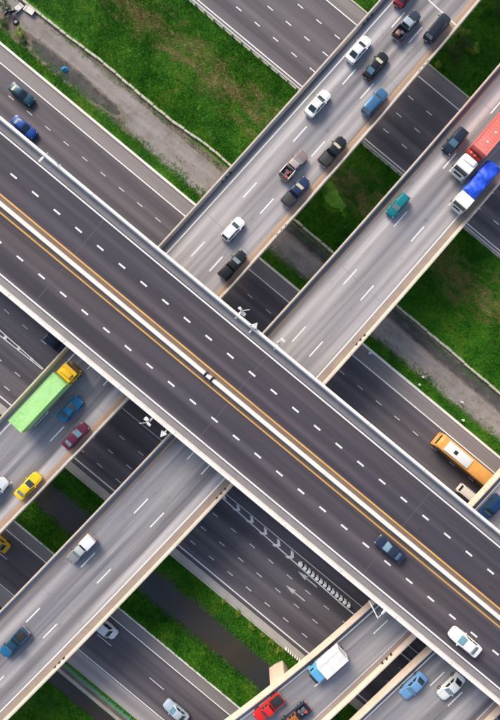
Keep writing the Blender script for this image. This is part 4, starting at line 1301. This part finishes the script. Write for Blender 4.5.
def motorbike(u, v, rz, label, col):
    root = empty('motorcycle', at(u, v, .01), R(rz)); tag(root, label, 'motorcycle', 'motorcycles by the track')
    pm = paint(col, .35)
    for x in (-.62, .62):
        t = MB(); t.loft([[((.24 + .055 * math.cos(b)) * math.cos(a) + x, .05 * math.sin(b), .30 + (.24 + .055 * math.cos(b)) * math.sin(a)) for b in [2 * math.pi * j / 6 for j in range(6)]] for a in [2 * math.pi * k / 14 for k in range(15)]], cap=False)
        t.build('wheel', M['rubber'], root, 60)
    MB().rbox((0, 0, .50), (.8, .30, .34), .1, 2).build('engine_body', pm, root, 40)
    MB().rbox((-.25, 0, .78), (.75, .27, .12), .05, 2).build('seat', M['black'], root, 40)
    MB().rbox((.45, 0, .78), (.22, .34, .5), .08, 2).build('leg_shield', pm, root, 40)
    MB().tube([(.42, -.34, 1.02), (.52, 0, 1.0), (.42, .34, 1.02)], .025, 6).build('handlebar', M['dark_steel'], root, 40)
    MB().tube([(.45, 0, .95), (.64, 0, .30)], .035, 6).build('fork', M['galv'], root, 40)
    MB().ell((.58, 0, .98), (.09, .1, .1)).build('headlight', M['lamp_clear'], root, 60)
motorbike(8, 15, 60, 'dark blue motorcycle parked beside the leaning white board', (.02, .05, .14))
motorbike(14, 13.5, 15, 'black motorcycle parked among the dumped boards', (.02, .02, .025))
# blue tarpaulin heap
tp = MB(); n = 14
for i in range(n + 1):
    for j in range(n + 1):
        x = -1 + 2 * i / n; y = -1 + 2 * j / n; r_ = math.hypot(x, y)
        z = max(0, (1 - r_ ** 2)) * .5 + .06 * math.sin(5 * x + 3 * y) * (1 if r_ < .9 else 0) + .02
        k = 1 / max(1, r_) 
        tp.v.append((x * k * .62, y * k * .44, max(z, .02)))
tp.f = [(i * (n + 1) + j, (i + 1) * (n + 1) + j, (i + 1) * (n + 1) + j + 1, i * (n + 1) + j + 1) for i in range(n) for j in range(n)]
to = tp.build('blue_tarpaulin', simple('blue_sheet', (.01, .25, .55), .4), None, 60); to.location = at(65, 69.5, .015)
if sum(p.normal.z for p in to.data.polygons) < 0: to.data.flip_normals()
tag(to, 'crumpled bright blue plastic sheet lying on the dark dirt', 'tarpaulin')
# small white marker posts and a white box
for u, v, l in ((422, 377, 'small white marker box beside the dirt track'), (418.5, 384.5, 'small white marker box beside the near kerb'), (461, 402, 'little white marker box on dark soil by the low wall'), (462, 420, 'little white marker box on the verge beside the bus')):
    root = empty('marker_post', at(u, v, .0), R(20)); tag(root, l, 'post', 'markers along the track')
    MB().rbox((0, 0, .3), (.26, .26, .6), .05, 1).build('post', M['concrete_white'], root, 40)
    MB().rbox((0, 0, .64), (.34, .34, .08), .02, 1).build('cap', M['white_metal'], root, 40)
bx_ = empty('cool_box', at(370, 353, .02), R(30)); tag(bx_, 'white box standing on the road shoulder below the south viaduct', 'box')
MB().rbox((0, 0, .25), (.65, .42, .5), .04, 1).build('box', M['white_metal'], bx_, 40)
MB().rbox((0, 0, .54), (.68, .45, .08), .03, 1).build('lid', simple('pale_blue_lid', (.5, .62, .75), .5), bx_, 40)

# ------------------------------------------------------------------ grass, weeds, shrubs
def in_view(x, y, m=70):
    u = x / K0 + 250; v = 360 - y / K0
    return (u > -m) & (u < 500 + m) & (v > -m) & (v < 720 + m)

def fbm(x, y, s):
    r_ = 0
    for k, (a, b, c, w_) in enumerate(((.9, .4, .3, 1), (-.5, 1.1, 1.7, .8), (1.7, -1.3, 2.9, .6), (2.9, 2.1, .5, .45), (-4.1, 3.3, 4.1, .3))):
        r_ = r_ + w_ * np.sin(s * (a * x + b * y) + c + 1.3 * np.sin(s * (b * x - a * y) * .7 + c * 2))
    return r_ / 2.2

def blades(name, label, zones, dens, hmin=.12, hmax=.42, wid=.11, per=3):
    Xs = []; Hs = []
    for c0, c1, dm_, edge in zones:
        p0, p1 = sorted((c2p(c0), c2p(c1)))
        n_ = int(abs(p1 - p0) * 210 * dens * dm_)
        s = rng.uniform(-105, 105, n_); p = rng.uniform(p0, p1, n_)
        if edge: # ragged edges
            e = np.minimum(p - p0, p1 - p); keep = rng.random(n_) < np.clip(e / edge + .35 + .5 * fbm(s, p, .9), 0, 1); s, p = s[keep], p[keep]
        x = ES.x * s + EP.x * p; y = ES.y * s + EP.y * p
        k = in_view(x, y); s, p, x, y = s[k], p[k], x[k], y[k]
        Xs.append(np.stack([x, y, np.maximum(gz_np(p), -1.27)], 1)); Hs.append(.55 + .45 * np.clip(.5 + fbm(x, y, .35), 0, 1))
    B = np.concatenate(Xs); HH = np.concatenate(Hs)
    # keep clear of the duckweed pond
    c_ = np.array(at(335, 201)[:2]); keep = ((B[:, 0] - c_[0]) ** 2 + (B[:, 1] - c_[1]) ** 2) > 2.0 ** 2
    B, HH = B[keep], HH[keep]
    n_ = len(B)
    V = np.empty((n_, per, 3, 3), dtype=np.float32)
    for k in range(per):
        ang = rng.uniform(0, 2 * np.pi, n_); lean = rng.uniform(.10, .42, n_); h = rng.uniform(hmin, hmax, n_) * HH
        w_ = wid * rng.uniform(.6, 1.3, n_)
        ca, sa = np.cos(ang), np.sin(ang)
        bx0 = B[:, 0] + rng.uniform(-.1, .1, n_); by0 = B[:, 1] + rng.uniform(-.1, .1, n_)
        V[:, k, 0] = np.stack([bx0 - sa * w_ / 2, by0 + ca * w_ / 2, B[:, 2] - .02], 1)
        V[:, k, 1] = np.stack([bx0 + sa * w_ / 2, by0 - ca * w_ / 2, B[:, 2] - .02], 1)
        V[:, k, 2] = np.stack([bx0 + ca * lean, by0 + sa * lean, B[:, 2] + h], 1)
    nv = n_ * per * 3
    me = bpy.data.meshes.new(name)
    me.vertices.add(nv); me.vertices.foreach_set('co', V.reshape(-1))
    me.loops.add(nv); me.loops.foreach_set('vertex_index', np.arange(nv, dtype=np.int32))
    me.polygons.add(nv // 3); me.polygons.foreach_set('loop_start', np.arange(0, nv, 3, dtype=np.int32)); me.polygons.foreach_set('loop_total', np.full(nv // 3, 3, dtype=np.int32))
    me.update(); me.validate()
    me.materials.append(M['grass_blades'])
    o = bpy.data.objects.new(name, me); COL.objects.link(o)
    tag(o, label, 'grass', kind='stuff')
    return o
blades('field_grass', 'rough green and straw coloured grass of the wide field', [(-155, -25, 1.0, 0), (-480, -294, .8, 0)], 42)
blades('verge_grass', 'bright short grass on the narrow verge beside the dirt track', [(26, 41.5, 1.1, 1.2)], 45, .10, .30)
blades('track_weeds', 'thin weeds creeping over both borders of the dirt track', [(-20.5, -12, .55, .9), (18, 29, .6, 1.0), (5, 12, .08, 1)], 30, .06, .24, .09)
blades('bank_grass', 'deep green grass on the banks of the canal', [(413.5, 440, 1.0, 0), (438, 446, 1.1, .9), (477, 485, 1.1, .9), (483, 507.5, 1.0, 0)], 46, .15, .5)
blades('corner_grass', 'dark grass and weeds in the lower left corner', [(622, 628, .4, 0), (644, 780, .9, 0)], 36)

def leaf_mat(name, a, b):
    m = NT(name); g = m.n('ShaderNodeNewGeometry')
    col = m.ramp(g.outputs['Random Per Island'], [(0, a), (1, b)])
    m.color(col); m.set(Roughness=.6, Specular_IOR_Level=.3)
    tr = m.n('ShaderNodeBsdfTranslucent'); m.l(col, tr.inputs[0]); mx = m.n('ShaderNodeMixShader'); mx.inputs[0].default_value = .3
    m.l(m.b.outputs[0], mx.inputs[1]); m.l(tr.outputs[0], mx.inputs[2]); m.l(mx.outputs[0], m.out.inputs[0])
    return m.m
M['leaf_yellow'] = leaf_mat('leaf_yellow', (.08, .17, .015), (.32, .38, .04))
M['leaf_dark'] = leaf_mat('leaf_dark', (.018, .055, .010), (.06, .13, .02))
M['bark'] = simple('bark', (.10, .075, .05), .9)
def shrub(u, v, r_, h, mat, label, n=650, group='shrubs'):
    x, y, _ = at(u, v)
    s, p = sp(u, v)
    root = empty('shrub', (x, y, gz(p) - .02)); tag(root, label, 'shrub', group)
    st = MB(); tips = []
    for k in range(7):
        a = random.uniform(0, 6.28); q = random.uniform(.3, .75) * r_
        tip = (q * math.cos(a), q * math.sin(a), h * random.uniform(.5, .9)); tips.append(tip)
        st.tube([(0, 0, 0), (tip[0] * .4, tip[1] * .4, tip[2] * .6), tip], .05, 5, .015)
    st.build('stem', M['bark'], root, 60)
    cl = [(t[0] * random.uniform(.5, 1.3), t[1] * random.uniform(.5, 1.3), t[2] * random.uniform(.7, 1.1), random.uniform(.25, .5) * r_) for t in tips * 2]
    vs_ = []; fs_ = []
    for i in range(n):
        cx, cy, cz, cr = random.choice(cl)
        d = Vector((random.gauss(0, 1), random.gauss(0, 1), random.gauss(0, .8))).normalized() * cr * random.uniform(.5, 1)
        c = Vector((cx, cy, cz)) + d
        if c.z < .05: c.z = .05 + random.random() * .2
        a = random.uniform(0, 6.28); L_ = random.uniform(.13, .28); w_ = L_ * .42
        f = Vector((math.cos(a), math.sin(a), random.uniform(-.5, .5))).normalized(); s_ = f.cross(Vector((random.uniform(-.4, .4), random.uniform(-.4, .4), 1))).normalized()
        b = len(vs_)
        vs_ += [c - f * L_ * .5, c + s_ * w_ * .5, c + f * L_ * .5, c - s_ * w_ * .5]
        fs_.append((b, b + 1, b + 2, b + 3))
    MB().add(vs_, fs_).build('foliage', M[mat], root, fix=False)
shrub(458, 36, 1.6, 1.5, 'leaf_yellow', 'yellow-green leafy shrub beside the north viaduct, nearest its parapet')
shrub(471, 51, 1.3, 1.3, 'leaf_yellow', 'small yellow-green shrub standing out in the dark grass corner')
shrub(462, 47, 1.8, 1.8, 'leaf_dark', 'dark rounded shrub between the two yellow-green shrubs')
shrub(449, 51, 1.4, 1.2, 'leaf_dark', 'low dark shrub close to the far road shoulder')
shrub(455, 60, 1.2, 1.1, 'leaf_dark', 'dark shrub nearest the far road shoulder kerb')
shrub(437, 66, .8, .7, 'leaf_yellow', 'very small shrub beside the viaduct parapet and road shoulder')
shrub(496, 12, 1.7, 1.6, 'leaf_dark', 'dark shrub cut by the right edge near the top corner')
shrub(21, 34, .9, .8, 'leaf_yellow', 'weedy green clump on the dirt below the old tyre', 420)
shrub(5, 24, .9, .7, 'leaf_dark', 'weedy clump at the left edge beside the motorcycles', 420)
shrub(6, 6, 1.2, 1.0, 'leaf_dark', 'dark bush in the top left corner', 500)
shrub(24, 41, .7, .5, 'leaf_dark', 'low weed clump between the dirt and the verge', 300)
for k, (u, v) in enumerate(((224, 601), (238, 613), (252, 625), (262, 634), (271, 641), (279, 649))):
    shrub(u, v, .55 + .12 * (k % 3), .5, 'leaf_yellow', ORD[k] + ' small yellow-green bush along the canal bank kerb, counted towards the slip viaduct', 220, 'bushes along the canal bank')
